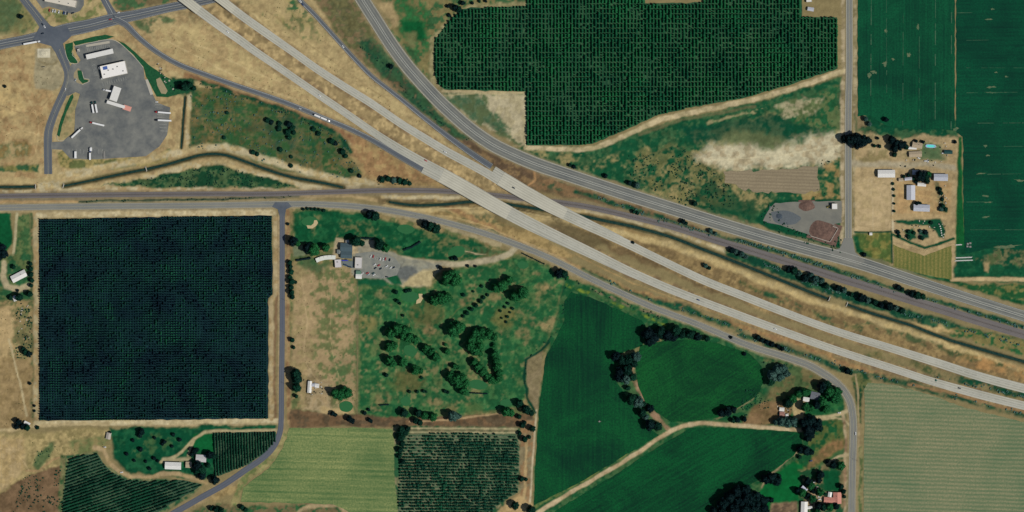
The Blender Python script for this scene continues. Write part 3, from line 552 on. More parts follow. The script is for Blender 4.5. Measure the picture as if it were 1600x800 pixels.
# ---- terrain height
Z = np.zeros(X.shape, np.float32)
for nm in ('H1','H2','R1','R2'):
    P = WD[nm]; xs, zs = TZ[nm]; Q = catmull(P[:, :3], 4)
    for a, b in zip(Q[:-1], Q[1:]):
        ha, hb = np.interp([a[0], b[0]], xs, zs)
        if max(ha, hb) < .15: continue
        s_ = box([a[:2], b[:2]], 26); x, y = X[s_], Y[s_]; ux, uy = b[0]-a[0], b[1]-a[1]
        t = ((x-a[0])*ux+(y-a[1])*uy)/(ux*ux+uy*uy); tc = np.clip(t, 0, 1)
        d = np.hypot(x-a[0]-tc*ux, y-a[1]-tc*uy); hw = (a[2]+(b[2]-a[2])*tc)/2+1.6
        h = np.interp(a[0]+ux*tc, xs, zs)-np.maximum(0, d-hw)/2.1
        Z[s_] = np.maximum(Z[s_], h)
for nm in ('AR','CO','SR','RW','NS'):   # level roads keep their own grade
    P = SM[nm][::2]; s_ = box(P[:, :2], 14); d = segd(X[s_], Y[s_], P[:, :2]); hw = P[:, 2].max()/2
    Z[s_] = np.minimum(Z[s_], np.where(d < 30, np.maximum(0, d-hw-1.5)/1.5, 99))
for c_ in SC+[SSIDE]:
    s_ = box(c_[:, :2], 12); d = segd(X[s_], Y[s_], c_[:, :2]); hw = c_[:, 2].mean()/2
    Z[s_] = np.where(d < hw+3.5, np.minimum(Z[s_], 0)-1.7*(1-sm(d, hw-1.4, hw+2.0)), Z[s_])
for nm in ('H1','H2','R1','R2'):        # pavement always lies on top of its embankment
    P = WD[nm]; Q = catmull(P[:, :3], 4)
    for a, b in zip(Q[:-1], Q[1:]):
        ha, hb = np.interp([a[0], b[0]], *PZ[nm]); s_ = box([a[:2], b[:2]], 15); x, y = X[s_], Y[s_]; ux, uy = b[0]-a[0], b[1]-a[1]
        t = ((x-a[0])*ux+(y-a[1])*uy)/(ux*ux+uy*uy); tc = np.clip(t, 0, 1); d = np.hypot(x-a[0]-tc*ux, y-a[1]-tc*uy); hw = (a[2]+(b[2]-a[2])*tc)/2+.9
        Z[s_] = np.where(d < hw, np.minimum(Z[s_], ha+(hb-ha)*tc-.12), Z[s_])
rough = (.12*NZ[10]+.05*NZ[4])
free = np.ones(X.shape, np.float32)
Z = Z-.16+rough*.5*(X > -45)
V = np.stack([X-800, 400-Y, Z], -1).reshape(-1, 3)
ny, nx = X.shape; ii = np.arange(ny*nx).reshape(ny, nx)
F = np.stack([ii[1:, :-1], ii[1:, 1:], ii[:-1, 1:], ii[:-1, :-1]], -1).reshape(-1, 4)
me = nmesh('ground', V, F, smooth=True)
at = me.color_attributes.new('tone', 'FLOAT_COLOR', 'POINT')
cc = np.ones((ny*nx, 4), np.float32); cc[:, :3] = np.clip(C.reshape(-1, 3), .002, .8); at.data.foreach_set('color', cc.ravel())
m, t, p = mk('soil_and_grass'); a_ = t.nodes.new('ShaderNodeAttribute'); a_.attribute_name = 'tone'
f1 = rampf(t, noise(t, .22, 5, .72, objvec(t)), .25, .75); f2 = rampf(t, noise(t, .05, 4, .6, objvec(t), 1), .3, .7); f3 = rampf(t, noise(t, .6, 3, .8, objvec(t)), .3, .7)
o = mixc(t, mul(t, f1, .55), a_.outputs['Color'], (.72,.72,.70), 'MULTIPLY'); o = mixc(t, mul(t, f2, .25), o, (1.25,1.2,1.15), 'MULTIPLY')
o = mixc(t, mul(t, f3, .45), o, (.62,.66,.64), 'MULTIPLY'); o = mixc(t, 1.0, o, (1.24,1.23,1.23), 'MULTIPLY')
t.links.new(o, p.inputs['Base Color']); p.inputs['Roughness'].default_value = .97; p.inputs['Specular IOR Level'].default_value = .08
bump(t, p, f1, .5, .5); me.materials.append(m)
tag(link('ground', me), 'mottled dry grass, bare soil and green verges covering the whole area', kind='structure')
# ------------------------------------------------------------ sheets: fields, yards, greens
def sheet(name, P, m, z, label, kind='structure', jit=.5, parent=None):
    Q = []
    for i in range(len(P)):
        a = np.array(P[i], float); b = np.array(P[(i+1) % len(P)], float); L = np.linalg.norm(b-a); k = max(1, int(L/7))
        for j in range(k):
            q = a+(b-a)*j/k
            if j: q = q+rng.normal(0, jit, 2)
            Q.append((*W(*q), z))
    bm = bmesh.new(); f = bm.faces.new([bm.verts.new(q) for q in Q]); 
    if f.normal.z < 0 or True:
        f.normal_update()
        if f.normal.z < 0: f.normal_flip()
    bmesh.ops.triangulate(bm, faces=[f]); me = bpy.data.meshes.new(name); bm.to_mesh(me); bm.free(); me.materials.append(m)
    o = link(name, me, parent)
    if parent is None: tag(o, label, kind=kind)
    elif label: o['label'] = label
    return o
def ell(cx, cy, rx, ry, deg=0, n=18, wob=.08):
    c, s = math.cos(R(deg)), math.sin(R(deg)); out = []
    for i in range(n):
        t = i*2*math.pi/n; r = 1+random.uniform(-wob, wob); x, y = rx*r*math.cos(t), ry*r*math.sin(t); out.append((cx+x*c-y*s, cy+x*s+y*c))
    return out
alf = field_mat('alfalfa', S(0,50,38), S(14,84,54), R(90), 5, .15, .012, None, .8, .8)
alf2 = field_mat('alfalfa_east', S(0,48,38), S(8,78,52), 0, 7, .1, .01, None, .7, .8)
alf3 = field_mat('alfalfa_centre', S(0,40,32), S(14,84,44), R(90), 6, .1, .009, None, .7, .9)
alf4 = field_mat('alfalfa_paddock', S(0,40,30), S(20,88,42), R(32), 7, .12, .012, None, .7, .9)
alf5 = field_mat('alfalfa_south', S(0,38,30), S(12,84,44), R(30), 8, .12, .012, None, .9, .8)
hay = field_mat('cut_hay', S(80,108,78), S(146,140,108), R(-2), 6.2, .62, .008, None, .4, .4)
hay2 = field_mat('mown_grass', S(58,96,56), S(144,150,96), R(-1.5), 9, .25, .01, None, .75, .45)
plow = field_mat('tilled_soil', S(124,112,92), S(156,142,116), R(-2), 5, .5, .02, None, .4, .3)
ypad = field_mat('dry_paddock', S(78,96,48), S(146,132,78), R(90), 6, .5, .02, None, .4, .4)
sheet('alfalfa_field', [(1340,-36),(1492,-36),(1492,204),(1470,202),(1440,203),(1410,200),(1385,196),(1360,180),(1340,182)], alf, .03, 'dark green alfalfa strip field beside the north-south road')
eastf = sheet('crop_field', [(1494,-36),(1638,-36),(1638,386),(1590,390),(1560,384),(1530,392),(1508,396),(1506,350),(1504,214),(1494,206)], alf2, .03, 'large dark green field at the right edge of the picture')
sheet('crop_field', [(893,456),(935,470),(1002,500),(1010,512),(1004,540),(975,550),(962,560),(962,595),(985,628),(1008,655),(1018,672),(1030,680),(985,707),(900,757),(834,790),(836,740),(842,640),(852,560),(872,522),(882,500),(882,470)], alf3, .03, 'long dark green field between the golf course and the tree belt')
sheet('crop_field', [(1000,540),(1040,532),(1080,530),(1125,537),(1170,552),(1190,572),(1195,595),(1182,618),(1155,636),(1122,652),(1075,659),(1050,660),(1026,645),(1008,628),(997,602),(993,572)], alf4, .03, 'rounded green paddock below the county road')
sheet('crop_field', [(1078,669),(1110,667.5),(1180,671),(1252,676),(1254,694),(1240,712),(1205,738),(1160,765),(1120,790),(1080,830),(832,830),(872,796),(962,741),(1022,703)], alf5, .03, 'dark green field south of the dirt lane')
sheet('hay_field', [(1356,598),(1400,602),(1450,616),(1510,638),(1560,650),(1638,668),(1638,836),(1349,836),(1350,700),(1351,640),(1350,608)], hay, .03, 'pale green cut hay field with brown lines of mown rows')
sheet('hay_field', [(452,669),(560,668),(612,670),(616,690),(616,740),(621,790),(624,836),(560,836),(545,800),(520,788),(450,786),(376,784),(380,762),(420,732),(442,700)], hay2, .03, 'light green mown field with faint pale rows east of the bent road')
sheet('tilled_plot', [(1130,268),(1200,266),(1278,259),(1280,298),(1240,302),(1176,300),(1150,288),(1132,286)], plow, .03, 'narrow brown tilled plot under the bare white ground', jit=1.6)
sheet('dry_paddock', [(1396,382),(1420,392),(1444,400),(1470,390),(1487,384),(1487,437),(1440,428),(1396,416)], ypad, .03, 'yellow and green striped dry paddock by the state road')
# thin bare lines in the alfalfa (irrigation furrows): slightly raised ridges
pale = plain('bare_ridge', S(92,122,92), .95, .3, .15, col2=S(12,78,56)); 
def ridges(name, segs, label, parentname=None, m=pale, h=.12):
    mb = MB()
    for x0, y0, x1, y1, ww in segs:
        a = np.array(W(x0, y0)); b = np.array(W(x1, y1)); L = np.linalg.norm(b-a); d = (b-a)/L; n_ = np.array([-d[1], d[0]]); q = 0
        while q < L:
            l = random.uniform(6, 30); gap = random.choice([0, 0, 2, 8, 14]); e = min(L, q+l)
            if random.random() < .75:
                w2 = ww*random.uniform(.5, 1.1)/2; p0 = a+d*q; p1 = a+d*e
                mb.add([(*(p0-n_*w2), .04), (*(p1-n_*w2*.6), .04), (*p1, .04+h), (*p0, .04+h), (*(p0+n_*w2), .04), (*(p1+n_*w2*.7), .04)], [(0,1,2,3),(3,2,5,4)])
            q = e+gap
    return tag(mb.build(name, m), label, kind='structure')
ridges('furrow_ridges', [(1361.5,-30,1360.5,150,1.8),(1385,0,1385.5,165,1.0),(1411.5,-30,1410.5,196,1.2),(1436.5,-30,1436,200,1.1),(1461.8,-30,1461,202,1.6),(1487,-30,1486,202,1.7)], 'pale broken ridge lines running north-south through the alfalfa')
ridges('furrow_ridges', [(1496,20,1560,19.5,1.),(1510,63,1545,62.5,.9),(1510,106,1600,106,.6),(1510,145,1590,144,1.1),(1510,192.5,1600,192,1.1),(1510,229,1600,228.5,.8),(1518,272.5,1600,271.5,1.2),(1510,315.6,1552,315.6,1.1),(1516,359,1600,359,1.)], 'pale broken ridge lines running east-west through the right field')
bare = plain('bare_patch', S(124,126,94), .95, .2, .2, col2=S(50,94,66))
for i, (cx, cy, rx, ry) in enumerate([(1548,136,7,2),(1549,144.5,9,1.2),(1434,42,3,6),(1420,86,3,4),(1396,93,3,2.5),(1383,99,4,5),(1358,119,4,6),(1366,113,5,3),(1544,30,6,1.4),(1551,14,3,2),(1540,306,5,2),(1541,339,7,2),(1594,282,9,2),(1532,271,8,1.4),(1545,316,6,1.2),(1493,202,5,3.2),(1384,48,2,4),(1556,113,3,1.2),(1572,120,3,1.6),(1540,228,3,3),(1543,243,3,1.5),(1575,385,20,3)]):
    m_, t_, p_ = None, None, None
    sheet('bare_patch', ell(cx, cy, rx*.9, ry*.75, random.uniform(-6, 6), 14, .55), bare, .075, 'thin bare patch in the dark green field at %s' % (['upper','middle','lower'][min(2, int(cy//130))]+' right'), jit=.2)
# hop yard and orchard floors
floorA = field_mat('hop_floor_dark', S(2,26,40), S(28,62,64), R(90), 4, .3, .02, None, .4, .4)  # navy tone puts the shade between hop rows into the floor colour
floorB = field_mat('hop_floor', S(6,58,42), S(70,104,72), R(90), 5.3, .3, .02, None, .5, .5)
PA = [(61,342.5),(240,339),(425,337),(426,460),(419.5,466),(419,654),(240,656),(61,657)]
PB = [(678,64),(700,34),(722,14),(750,12),(822,9),(826,-34),(1008,-34),(1008,5),(1100,4),(1102,-34),(1253,-34),(1253,26),(1308,27),(1309,107),(1240,131),(1160,154),(1100,164),(1030,179),(980,202),(925,225),(905,227),(822,227),(821,143),(695,140),(684,130),(678,110)]
PC = [(334,676),(431,674.5),(431,690),(415,707),(385,727),(345,743),(334,744)]
PD = [(108,718),(128,711),(152,709),(160,722),(175,738),(200,750),(235,752),(285,750),(316,757),(300,769),(270,786),(240,804),(225,822),(95,822),(100,770),(103,740)]
PE = [(630,678),(720,676),(807,679),(812,700),(810,768),(790,780),(772,795),(764,830),(621,830),(625,715)]
sheet('hop_yard_floor', PA, floorA, .03, 'shaded ground of the dark square hop yard')
floorC = field_mat('orchard_floor', S(22,62,50), S(84,104,78), R(19), 4.7, .4, .05, None, .5, .5)  # dark green floor cover, mottled towards grey-green
sheet('orchard_floor', PC, floorC, .03, 'dark green ground of the small orchard plot inside the road bend'); sheet('orchard_floor', PD, floorC, .03, 'dark green ground of the slanting orchard at bottom left')
sheet('orchard_floor', PE, field_mat('sparse_orchard_floor', S(24,80,56), S(118,118,92), R(0), 4.75, .8, .06, None, .4, .5), .03, 'striped green and tan ground of the sparse orchard block')
sheet('hop_yard_floor', PB, floorB, .03, 'ground of the wide hop yard north of the state road')
greenm = plain('putting_turf', S(38,98,56), .9, .07, .3); sandm = plain('bunker_sand', S(186,168,128), .95, .08, .3)
for x, y, rx, ry, dg, l in [(640,464,14,8.5,0,'putting green beside the gravel lot and a sand bunker'),(641,548,11,9,30,'putting green among the western tree clumps'),(747,601,15,7.5,8,'putting green below the curved grove'),(541,635,11,8.5,0,'putting green beside the round tree at lower left of the course'),(792,629,11,5.5,0,'putting green at the south-east corner of the course'),(817,414,9,6,10,'putting green near the county road bend'),(634,358,14,7,5,'putting green near the middle of the northern fairway'),(634,627,8,8,0,'putting green above the southern tree row'),(484,346,13,8,0,'putting green in the north-west corner beside a bunker'),(713,394,14,9,-20,'oval green ringed by a pale path')]:
    sheet('putting_green', ell(x, y, rx, ry, dg, 20, .05), greenm, .05, l, jit=.2)
for P, l in [([(479,352),(486,352.5),(490,349),(491,344),(495,344),(497,348),(494,353),(488,357),(481,357)], 'curved sand bunker in the north-west fairway'), ([(654,459),(660,459),(661,466),(657,473),(650,475),(651,469),(655,466)], 'narrow sand bunker right of the putting green')]:
    sheet('sand_bunker', P, sandm, .06, l, jit=.2)
# ------------------------------------------------------------ roads
conc = road_mat('worn_concrete', S(136,136,126), S(188,185,172), 3.7, .5, .85); conc2 = road_mat('bridge_concrete', S(154,151,138), S(198,194,178), 3.7, .4, .85)
asph = road_mat('old_asphalt', S(98,102,102), S(134,134,128), 3.6, .45, .85, edge=S(136,130,112), hw=3.8)
asphd = road_mat('dark_asphalt', S(72,80,92), S(104,108,112), 3.6, .45)
asphn = road_mat('blue_asphalt', S(78,84,98), S(98,102,110), 3.6, .4)
asphs = road_mat('state_asphalt', S(78,84,88), S(132,132,124), 3.6, .5, edge=S(140,134,116), hw=9)
gravb = road_mat('ballast', S(92,88,92), S(122,116,112), 2.4, .35)
white = plain('road_paint_white', S(196,196,186), .7, .1, .3); yellow = plain('road_paint_yellow', S(164,158,130), .7, .1, .3)
def ribbonmesh(name, P, z, off, uoff=0, width=None, wscale=1., dash=None):
    """P rows (px, py, w); z heights; returns mesh with UV (across, along)"""
    xy = np.stack([P[:,0]-800, 400-P[:,1]], 1); d = np.gradient(xy, axis=0); d /= np.linalg.norm(d, axis=1)[:, None]
    n_ = np.stack([-d[:,1], d[:,0]], 1); hw = (P[:,2]/2*wscale if width is None else np.full(len(P), width/2))
    s = np.concatenate([[0], np.cumsum(np.linalg.norm(np.diff(xy, axis=0), axis=1))])
    o_ = uoff if np.ndim(uoff) else np.full(len(P), uoff)
    A = xy+n_*(o_+hw)[:, None]; B = xy+n_*(o_-hw)[:, None]
    V = np.concatenate([np.c_[A, z+off], np.c_[B, z+off]]); k = len(P)
    i = np.arange(k-1)
    if dash: i = i[(s[:-1] % (dash*2)) < dash]
    F = np.stack([i, i+k, i+k+1, i+1], 1)
    me = nmesh(name, V, F); uv = me.uv_layers.new(name='UVMap')
    u = np.concatenate([o_+hw, o_-hw]); v = np.concatenate([s, s]); UV = np.stack([u[F.ravel()], v[F.ravel()]], 1)
    uv.data.foreach_set('uv', UV.astype(np.float32).ravel()); return me
def zof(nm, P): return np.interp(P[:,0], *PZ[nm]) if nm in PZ else np.zeros(len(P))
def road(nm, name, m, off, label, lines=(), base=0):
    P = SM[nm]; z = zof(nm, P)+base
    o = link(name, ribbonmesh(name, P, z, off), m=m); tag(o, label, kind='structure')
    for j, (kind, mt, u, wd, dash) in enumerate(lines):
        Q = catmull(P[:, :3], 3) if dash else P; zz = zof(nm, Q)+base
        uo = u*(Q[:,2]/2-1.1) if kind == 'edge' else u
        if np.ndim(uo) == 0: uo = np.full(len(Q), float(uo))
        link('edge_line' if kind == 'edge' else 'lane_line', ribbonmesh('lane_line', Q, zz, off+.03, uo, wd, dash=dash), o, mt)
    return o
road('R1', 'ramp', asphd, .08, 'dark asphalt exit ramp curving up to the highway from the junction', [('edge', white, 1, .35, None), ('edge', yellow, -1, .35, None)])
road('R2', 'ramp', asphd, .08, 'dark narrow entrance ramp running beside the dry grass to the highway', [('edge', white, -1, .35, None), ('edge', yellow, 1, .35, None)])
road('H1', 'highway', conc, .16, 'pale concrete southwestern carriageway of the divided highway', [('c', white, 0, .3, 3.), ('edge', white, -.75, .3, None), ('edge', yellow, .75, .3, None)])
road('H2', 'highway', conc, .16, 'pale concrete northeastern carriageway of the divided highway', [('c', white, 0, .3, 3.), ('edge', white, .75, .3, None), ('edge', yellow, -.75, .3, None)])
road('SR', 'state_road', asphs, .10, 'wide grey four lane state road sweeping from top centre to the right edge', [('edge', white, 1, .3, None), ('edge', white, -1, .3, None), ('c', white, 1.2, .35, None), ('c', white, -1.4, .35, None)])
road('ER', 'side_road', asph, .06, 'straight grey road running north from the state road', [('c', yellow, 0, .5, None), ('edge', white, 1, .3, None), ('edge', white, -1, .3, None)])
road('CO', 'county_road', asph, .06, 'grey county road running past the hop yard and curving south at right', [('c', yellow, 0, .45, None), ('edge', white, 1, .15, None), ('edge', white, -1, .15, None)])
road('NS', 'side_road', asphn, .12, 'blue-grey lane running south beside the square hop yard')
road('AR', 'arterial_road', asphd, .08, 'dark wide arterial road crossing the top left corner under the highway', [('c', white, 1.6, .3, None), ('c', yellow, -1.8, .3, None), ('edge', white, 1, .2, None), ('edge', white, -1, .2, None)])
road('NW', 'side_road', asphd, .05, 'dark road joining the arterial from the top left corner', [('c', yellow, 1.2, .4, None)])
road('SO', 'side_road', asphd, .05, 'dark road leading south from the junction past the truck stop', [('c', yellow, 0, .4, None)])
road('NA', 'side_road', asphd, .05, 'short dark road joining the arterial from the north', [('c', white, 1., .4, None)])
# intersection flares and lots
lotm = plain('lot_asphalt', S(88,93,97), .9, .14, .045, col2=S(128,128,122)); gravel = plain('yard_gravel', S(132,130,120), .95, .1, .06, col2=S(108,108,102))
lotm2 = plain('junction_asphalt', S(78,86,98), .9, .12, .05, col2=S(96,102,110))
sheet('junction_apron', [(50,64),(62,42),(66,32),(78,40),(92,44),(104,40),(112,56),(106,62),(96,70),(88,84),(80,72)], lotm2, .115, 'dark paved middle of the road junction at top left', jit=.1)
sheet('junction_apron', [(1296,393),(1312,388),(1319,372),(1332,372),(1336,394),(1352,408),(1340,415),(1300,402)], plain('junction_grey', S(122,122,116), .9, .1, .05), .125, 'paved mouth of the side road on the state road', jit=.1)
sheet('junction_apron', [(425,323),(434,327),(437,338),(445,338),(447,327),(456,323),(450,316),(430,316)], asphn if False else lotm2, .135, 'paved mouth of the lane on the county road', jit=.1)
sheet('paved_lot', [(108,108),(112,100),(122,99),(126,94),(120,84),(116,72),(128,70),(170,61),(184,65),(209,88),(224,106),(226,124),(239,148),(245,160),(266,168),(264,190),(261,211),(249,229),(228,244),(150,249),(110,248),(97,234),(80,233),(80,222),(98,221),(116,206),(118,170),(125,147),(118,144),(106,150),(100,144),(104,118)], lotm, .07, 'grey asphalt lot of the truck stop', jit=.15)
sheet('paved_lot', [(46,-34),(52,-6),(66,13),(76,10),(96,16),(112,22),(125,17),(131,8),(134,-34)], lotm, .07, 'grey parking lot at the top edge', jit=.15)
sheet('gravel_yard', [(1211,317),(1249,315.5),(1315,314),(1315,348),(1303,350),(1309,357),(1297,377),(1265,367),(1235,357),(1192,345),(1200,330)], gravel, .05, 'grey fenced gravel yard beside the state road')
lawnm = plain('watered_lawn', S(10,72,44), .95, .2, .25, col2=S(30,90,52)); dirtm = plain('island_dirt', S(150,138,108), .95, .1, .3)
for P, mt, l, z in [([(102,69),(114,66),(114,76),(112,82),(117,89),(122,97),(119,99),(109,98),(104.5,88),(102,77)], lawnm, 'green planted island at the north-west corner of the truck stop', .16),
    ([(114,65),(150,56.5),(165,54),(179,57),(169,60.5),(140,66),(118,71)], lawnm, 'green planted strip along the north edge of the truck stop', .16),
    ([(116,113),(122,106),(128,112),(131,123),(139,124),(139,127.5),(128,132),(120,129),(115,120)], dirtm, 'pale gravel island at the truck stop entrance', .12),
    ([(121,110),(127,110),(129,117),(131,124),(138,125),(137,128),(129,130.5),(123,124)], lawnm, 'green planting on the entrance island', .16),
    ([(182,62),(195,68),(212,82),(232,101),(252,115),(272,127),(284,130),(290,145),(276,148),(262,152),(245,151),(238,138),(228,119),(224,104),(209,86)], lawnm, 'green lawn wedge on the east side of the truck stop', .16),
    ([(244,124),(250,121),(256,131),(262,142),(259,147),(252,146),(246,134)], dirtm, 'bare oval patch inside the lawn wedge', .2),
    ([(110,150),(114,147),(115,152),(104,175),(97,196),(93,214),(89,211),(94,190),(102,168)], lawnm, 'narrow green strip between the access road and the lot', .16)]:
    sheet('planted_bed', P, mt, z, l, jit=.3)
# raised kerbs round the beds
kerbm = plain('pale_kerb', S(176,172,156), .8, .08, .5)
def kerb(P, label, wd=.7, h=.3, m=kerbm, name='kerb'):
    P = catmull([(a, b, 1) for a, b in P], 4); mb = MB(); xy = np.array([W(a, b) for a, b, _ in P]); d = np.gradient(xy, axis=0); d /= np.linalg.norm(d, axis=1)[:, None]; n_ = np.stack([-d[:,1], d[:,0]], 1)*wd/2
    mb.loft([[(*(q+k), 0), (*(q+k), h), (*(q-k), h), (*(q-k), 0)] for q, k in zip(xy, n_)])
    return tag(mb.build(name, m), label, kind='structure')
kerb([(118,72),(140,67),(170,61.5),(184,65.5),(196,75),(209,88),(218,98),(224,106)], 'pale kerb curving along the north-east side of the truck stop lot', .8)
kerb([(114,82),(113,86),(118,91),(122,97),(120,99.5),(110,98.5),(104,88),(101.5,78)], 'pale kerb round the north-west planted island')
kerb([(129,112),(131,122),(139,123.5),(140,127),(128,132.5)], 'pale kerb round the entrance island')
kerb([(89,211),(90,219),(100,220)], 'pale kerb at the south tip of the green strip')
sheet('concrete_pad', [(227,124.5),(231,123.5),(239.5,147),(235,148.5)], plain('pad_concrete', S(176,170,158), .85, .06, .4), .13, 'narrow pale concrete pad on the east side of the lot', jit=.05)
sheet('concrete_pad', [(134,70),(171,63.8),(171.5,67.5),(135,73.5)], plain('pad_concrete', S(170,164,150), .85, .06, .4), .13, 'long pale concrete pad at the north of the truck stop', jit=.05)
sheet('club_parking', [(556,396),(584,393),(606,398),(618,404),(626,414),(620,430),(600,435),(566,434),(556,424)], plain('club_asphalt', S(118,122,118), .9, .1, .1, col2=S(138,138,128)), .06, 'grey paved car park beside the clubhouse', jit=.3)
# ------------------------------------------------------------ railway
rb = link('railway_bed', ribbonmesh('railway_bed', SM['RW'], np.zeros(len(SM['RW'])), .2, wscale=.95), m=gravb); tag(rb, 'grey ballast bed of the railway running under the highway bridges', kind='structure')
steel = plain('rail_steel', S(120,112,108), .5, .1, 1, metal=.6); timber = plain('tie_timber', S(84,76,70), .9, .2, 1)
RP = catmull(SM['RW'], 5)
for u in (-.75, .75):
    link('rail', ribbonmesh('rail', RP, np.zeros(len(RP)), .42, u, .16), rb, steel)
xy = np.stack([RP[:,0]-800, 400-RP[:,1]], 1); s_ = np.concatenate([[0], np.cumsum(np.linalg.norm(np.diff(xy, axis=0), axis=1))])
q = np.arange(1, s_[-1], 1.3); tx = np.interp(q, s_, xy[:,0]); ty = np.interp(q, s_, xy[:,1]); dd = np.gradient(np.stack([tx, ty], 1), axis=0); dd /= np.linalg.norm(dd, axis=1)[:, None]
nn = np.stack([-dd[:,1], dd[:,0]], 1); c0 = np.stack([tx, ty], 1)
V = np.concatenate([np.c_[c0+nn*1.3*a+dd*.13*b, np.full(len(q), zz)] for zz in (.22, .36) for a, b in ((1,1),(1,-1),(-1,-1),(-1,1))])
k = len(q); i = np.arange(k); F = np.concatenate([np.stack([i+4*k, i+7*k, i+6*k, i+5*k], 1)]+[np.stack([i+a*k, i+b*k, i+(b+4)*k, i+(a+4)*k], 1) for a, b in ((0,1),(1,2),(2,3),(3,0))])
tag(link('railway_tie', nmesh('railway_tie', V, F, timber), rb), kind='stuff')
# ------------------------------------------------------------ canals
m, t, p = mk('canal_water'); f = rampf(t, noise(t, .3, 4, .6, objvec(t)), .3, .7); t.links.new(mixc(t, f, S(14,46,46), S(44,66,54)), p.inputs['Base Color']); p.inputs['Roughness'].default_value = .12; p.inputs['IOR'].default_value = 1.33
bump(t, p, noise(t, 1.5, 3, .6, objvec(t)), .15, .1); waterm = m
for c_, l in zip(SC+[SSIDE], ['canal water at the left edge ending at the dirt crossing','canal water looping north past the truck stop','canal water passing under both highway bridges','canal water from the crossing to the right edge','narrow straight ditch water east of the truck stop']):
    tag(link('canal_water', ribbonmesh('canal_water', c_, np.full(len(c_), -.95), 0, wscale=.72), m=waterm), l, kind='structure')
concw = plain('weir_concrete', S(170,166,154), .85, .1, .5)
for x, y, a, l in [(55.5,291.5,0,'concrete culvert head at the left canal end'),(99,290.5,-15,'concrete culvert head west end of the looping canal'),(228.5,264,15,'concrete gate across the canal south of the truck stop'),(1296,467,-22,'concrete culvert head on the long canal east end'),(1323.5,475.5,-22,'concrete culvert head where the eastern canal starts')]:
    r = empty('canal_gate', (*W(x, y), 0), R(a), l, 'canal gate'); MB().box(-.6, .6, -3.6, 3.6, -1.8, .5).build('head_wall', concw, r)
    for y_ in (-4, 3.4): MB().box(-1.6, -.6, y_, y_+.6, -1.8, .35).build('wing_wall', concw, r)
    MB().box(-.75, -.62, -1, 1, -1.4, 1.3).build('gate_plate', steel, r)
# ------------------------------------------------------------ highway bridges
for nm, x1 in (('H1', 1003), ('H2', 978)):
    P = SM[nm]; sg, xs, ws = AUX[nm]; a = np.interp(P[:,0], xs, ws, 0, 0); k = (P[:,0] > xs[1]-2) & (P[:,0] < x1); P = P[k]; a = a[k]
    tag(link('joining_lane', ribbonmesh('joining_lane', np.c_[P[:, :2], a], zof(nm, P), .16, sg*(P[:,2]/2+a/2)), m=conc), 'pale concrete lane widening the %s carriageway where the ramp joins' % ('southwestern' if nm == 'H1' else 'northeastern'), kind='structure')
deckm = plain('deck_concrete', S(168,166,154), .85, .08, .2)
def bridge(nm, x0, x1, label):
    P = catmull(WD[nm], 3); P = P[(P[:,0] > x0) & (P[:,0] < x1)]; z = zof(nm, P)
    xy = np.array([W(a, b) for a, b, _ in P]); d = np.gradient(xy, axis=0); d /= np.linalg.norm(d, axis=1)[:, None]; n_ = np.stack([-d[:,1], d[:,0]], 1)
    c_ = xy[len(xy)//2]; r = empty('highway_bridge', (c_[0], c_[1], 0), 0, label, 'bridge'); o0 = np.array([c_[0], c_[1]])
    hw = P[:,2]/2+.35; mb = MB(); xl = xy-o0
    mb.loft([[(*(q+k*h), zz-1.5), (*(q+k*h), zz+.1), (*(q-k*h), zz+.1), (*(q-k*h), zz-1.5)] for q, k, h, zz in zip(xl, n_, hw, z)]); mb.build('deck', deckm, r)
    for sgn in (1, -1):
        mb = MB(); mb.loft([[(*(q+sgn*k*(h-.02)), zz+.1), (*(q+sgn*k*(h-.05)), zz+1.05), (*(q+sgn*k*(h-.4)), zz+1.05), (*(q+sgn*k*(h-.5)), zz+.1)] for q, k, h, zz in zip(xl, n_, hw, z)]); mb.build('parapet', deckm, r)
    link('deck_surface', ribbonmesh('deck_surface', np.c_[P[:,0]-o0[0], P[:,1]+o0[1], P[:,2]-.5], z, .2), r, conc2)
    for fr in (.3, .7):
        i_ = int(len(xl)*fr)
        for sgn in (-.7, 0, .7):
            q = xl[i_]+n_[i_]*hw[i_]*sgn; MB().cyl((q[0], q[1], -2), (q[0], q[1], z[i_]-1.5), .6, n=10).build('pier', deckm, r)
bridge('H1', 259, 314, 'pale highway bridge deck over the arterial road, western of two')
bridge('H2', 312, 367, 'pale highway bridge deck over the arterial road, eastern of two')
bridge('H1', 687, 798, 'wide pale bridge deck over the railway and canal, southwestern carriageway')
bridge('H2', 782, 885, 'wide pale bridge deck over the railway and canal, northeastern carriageway')
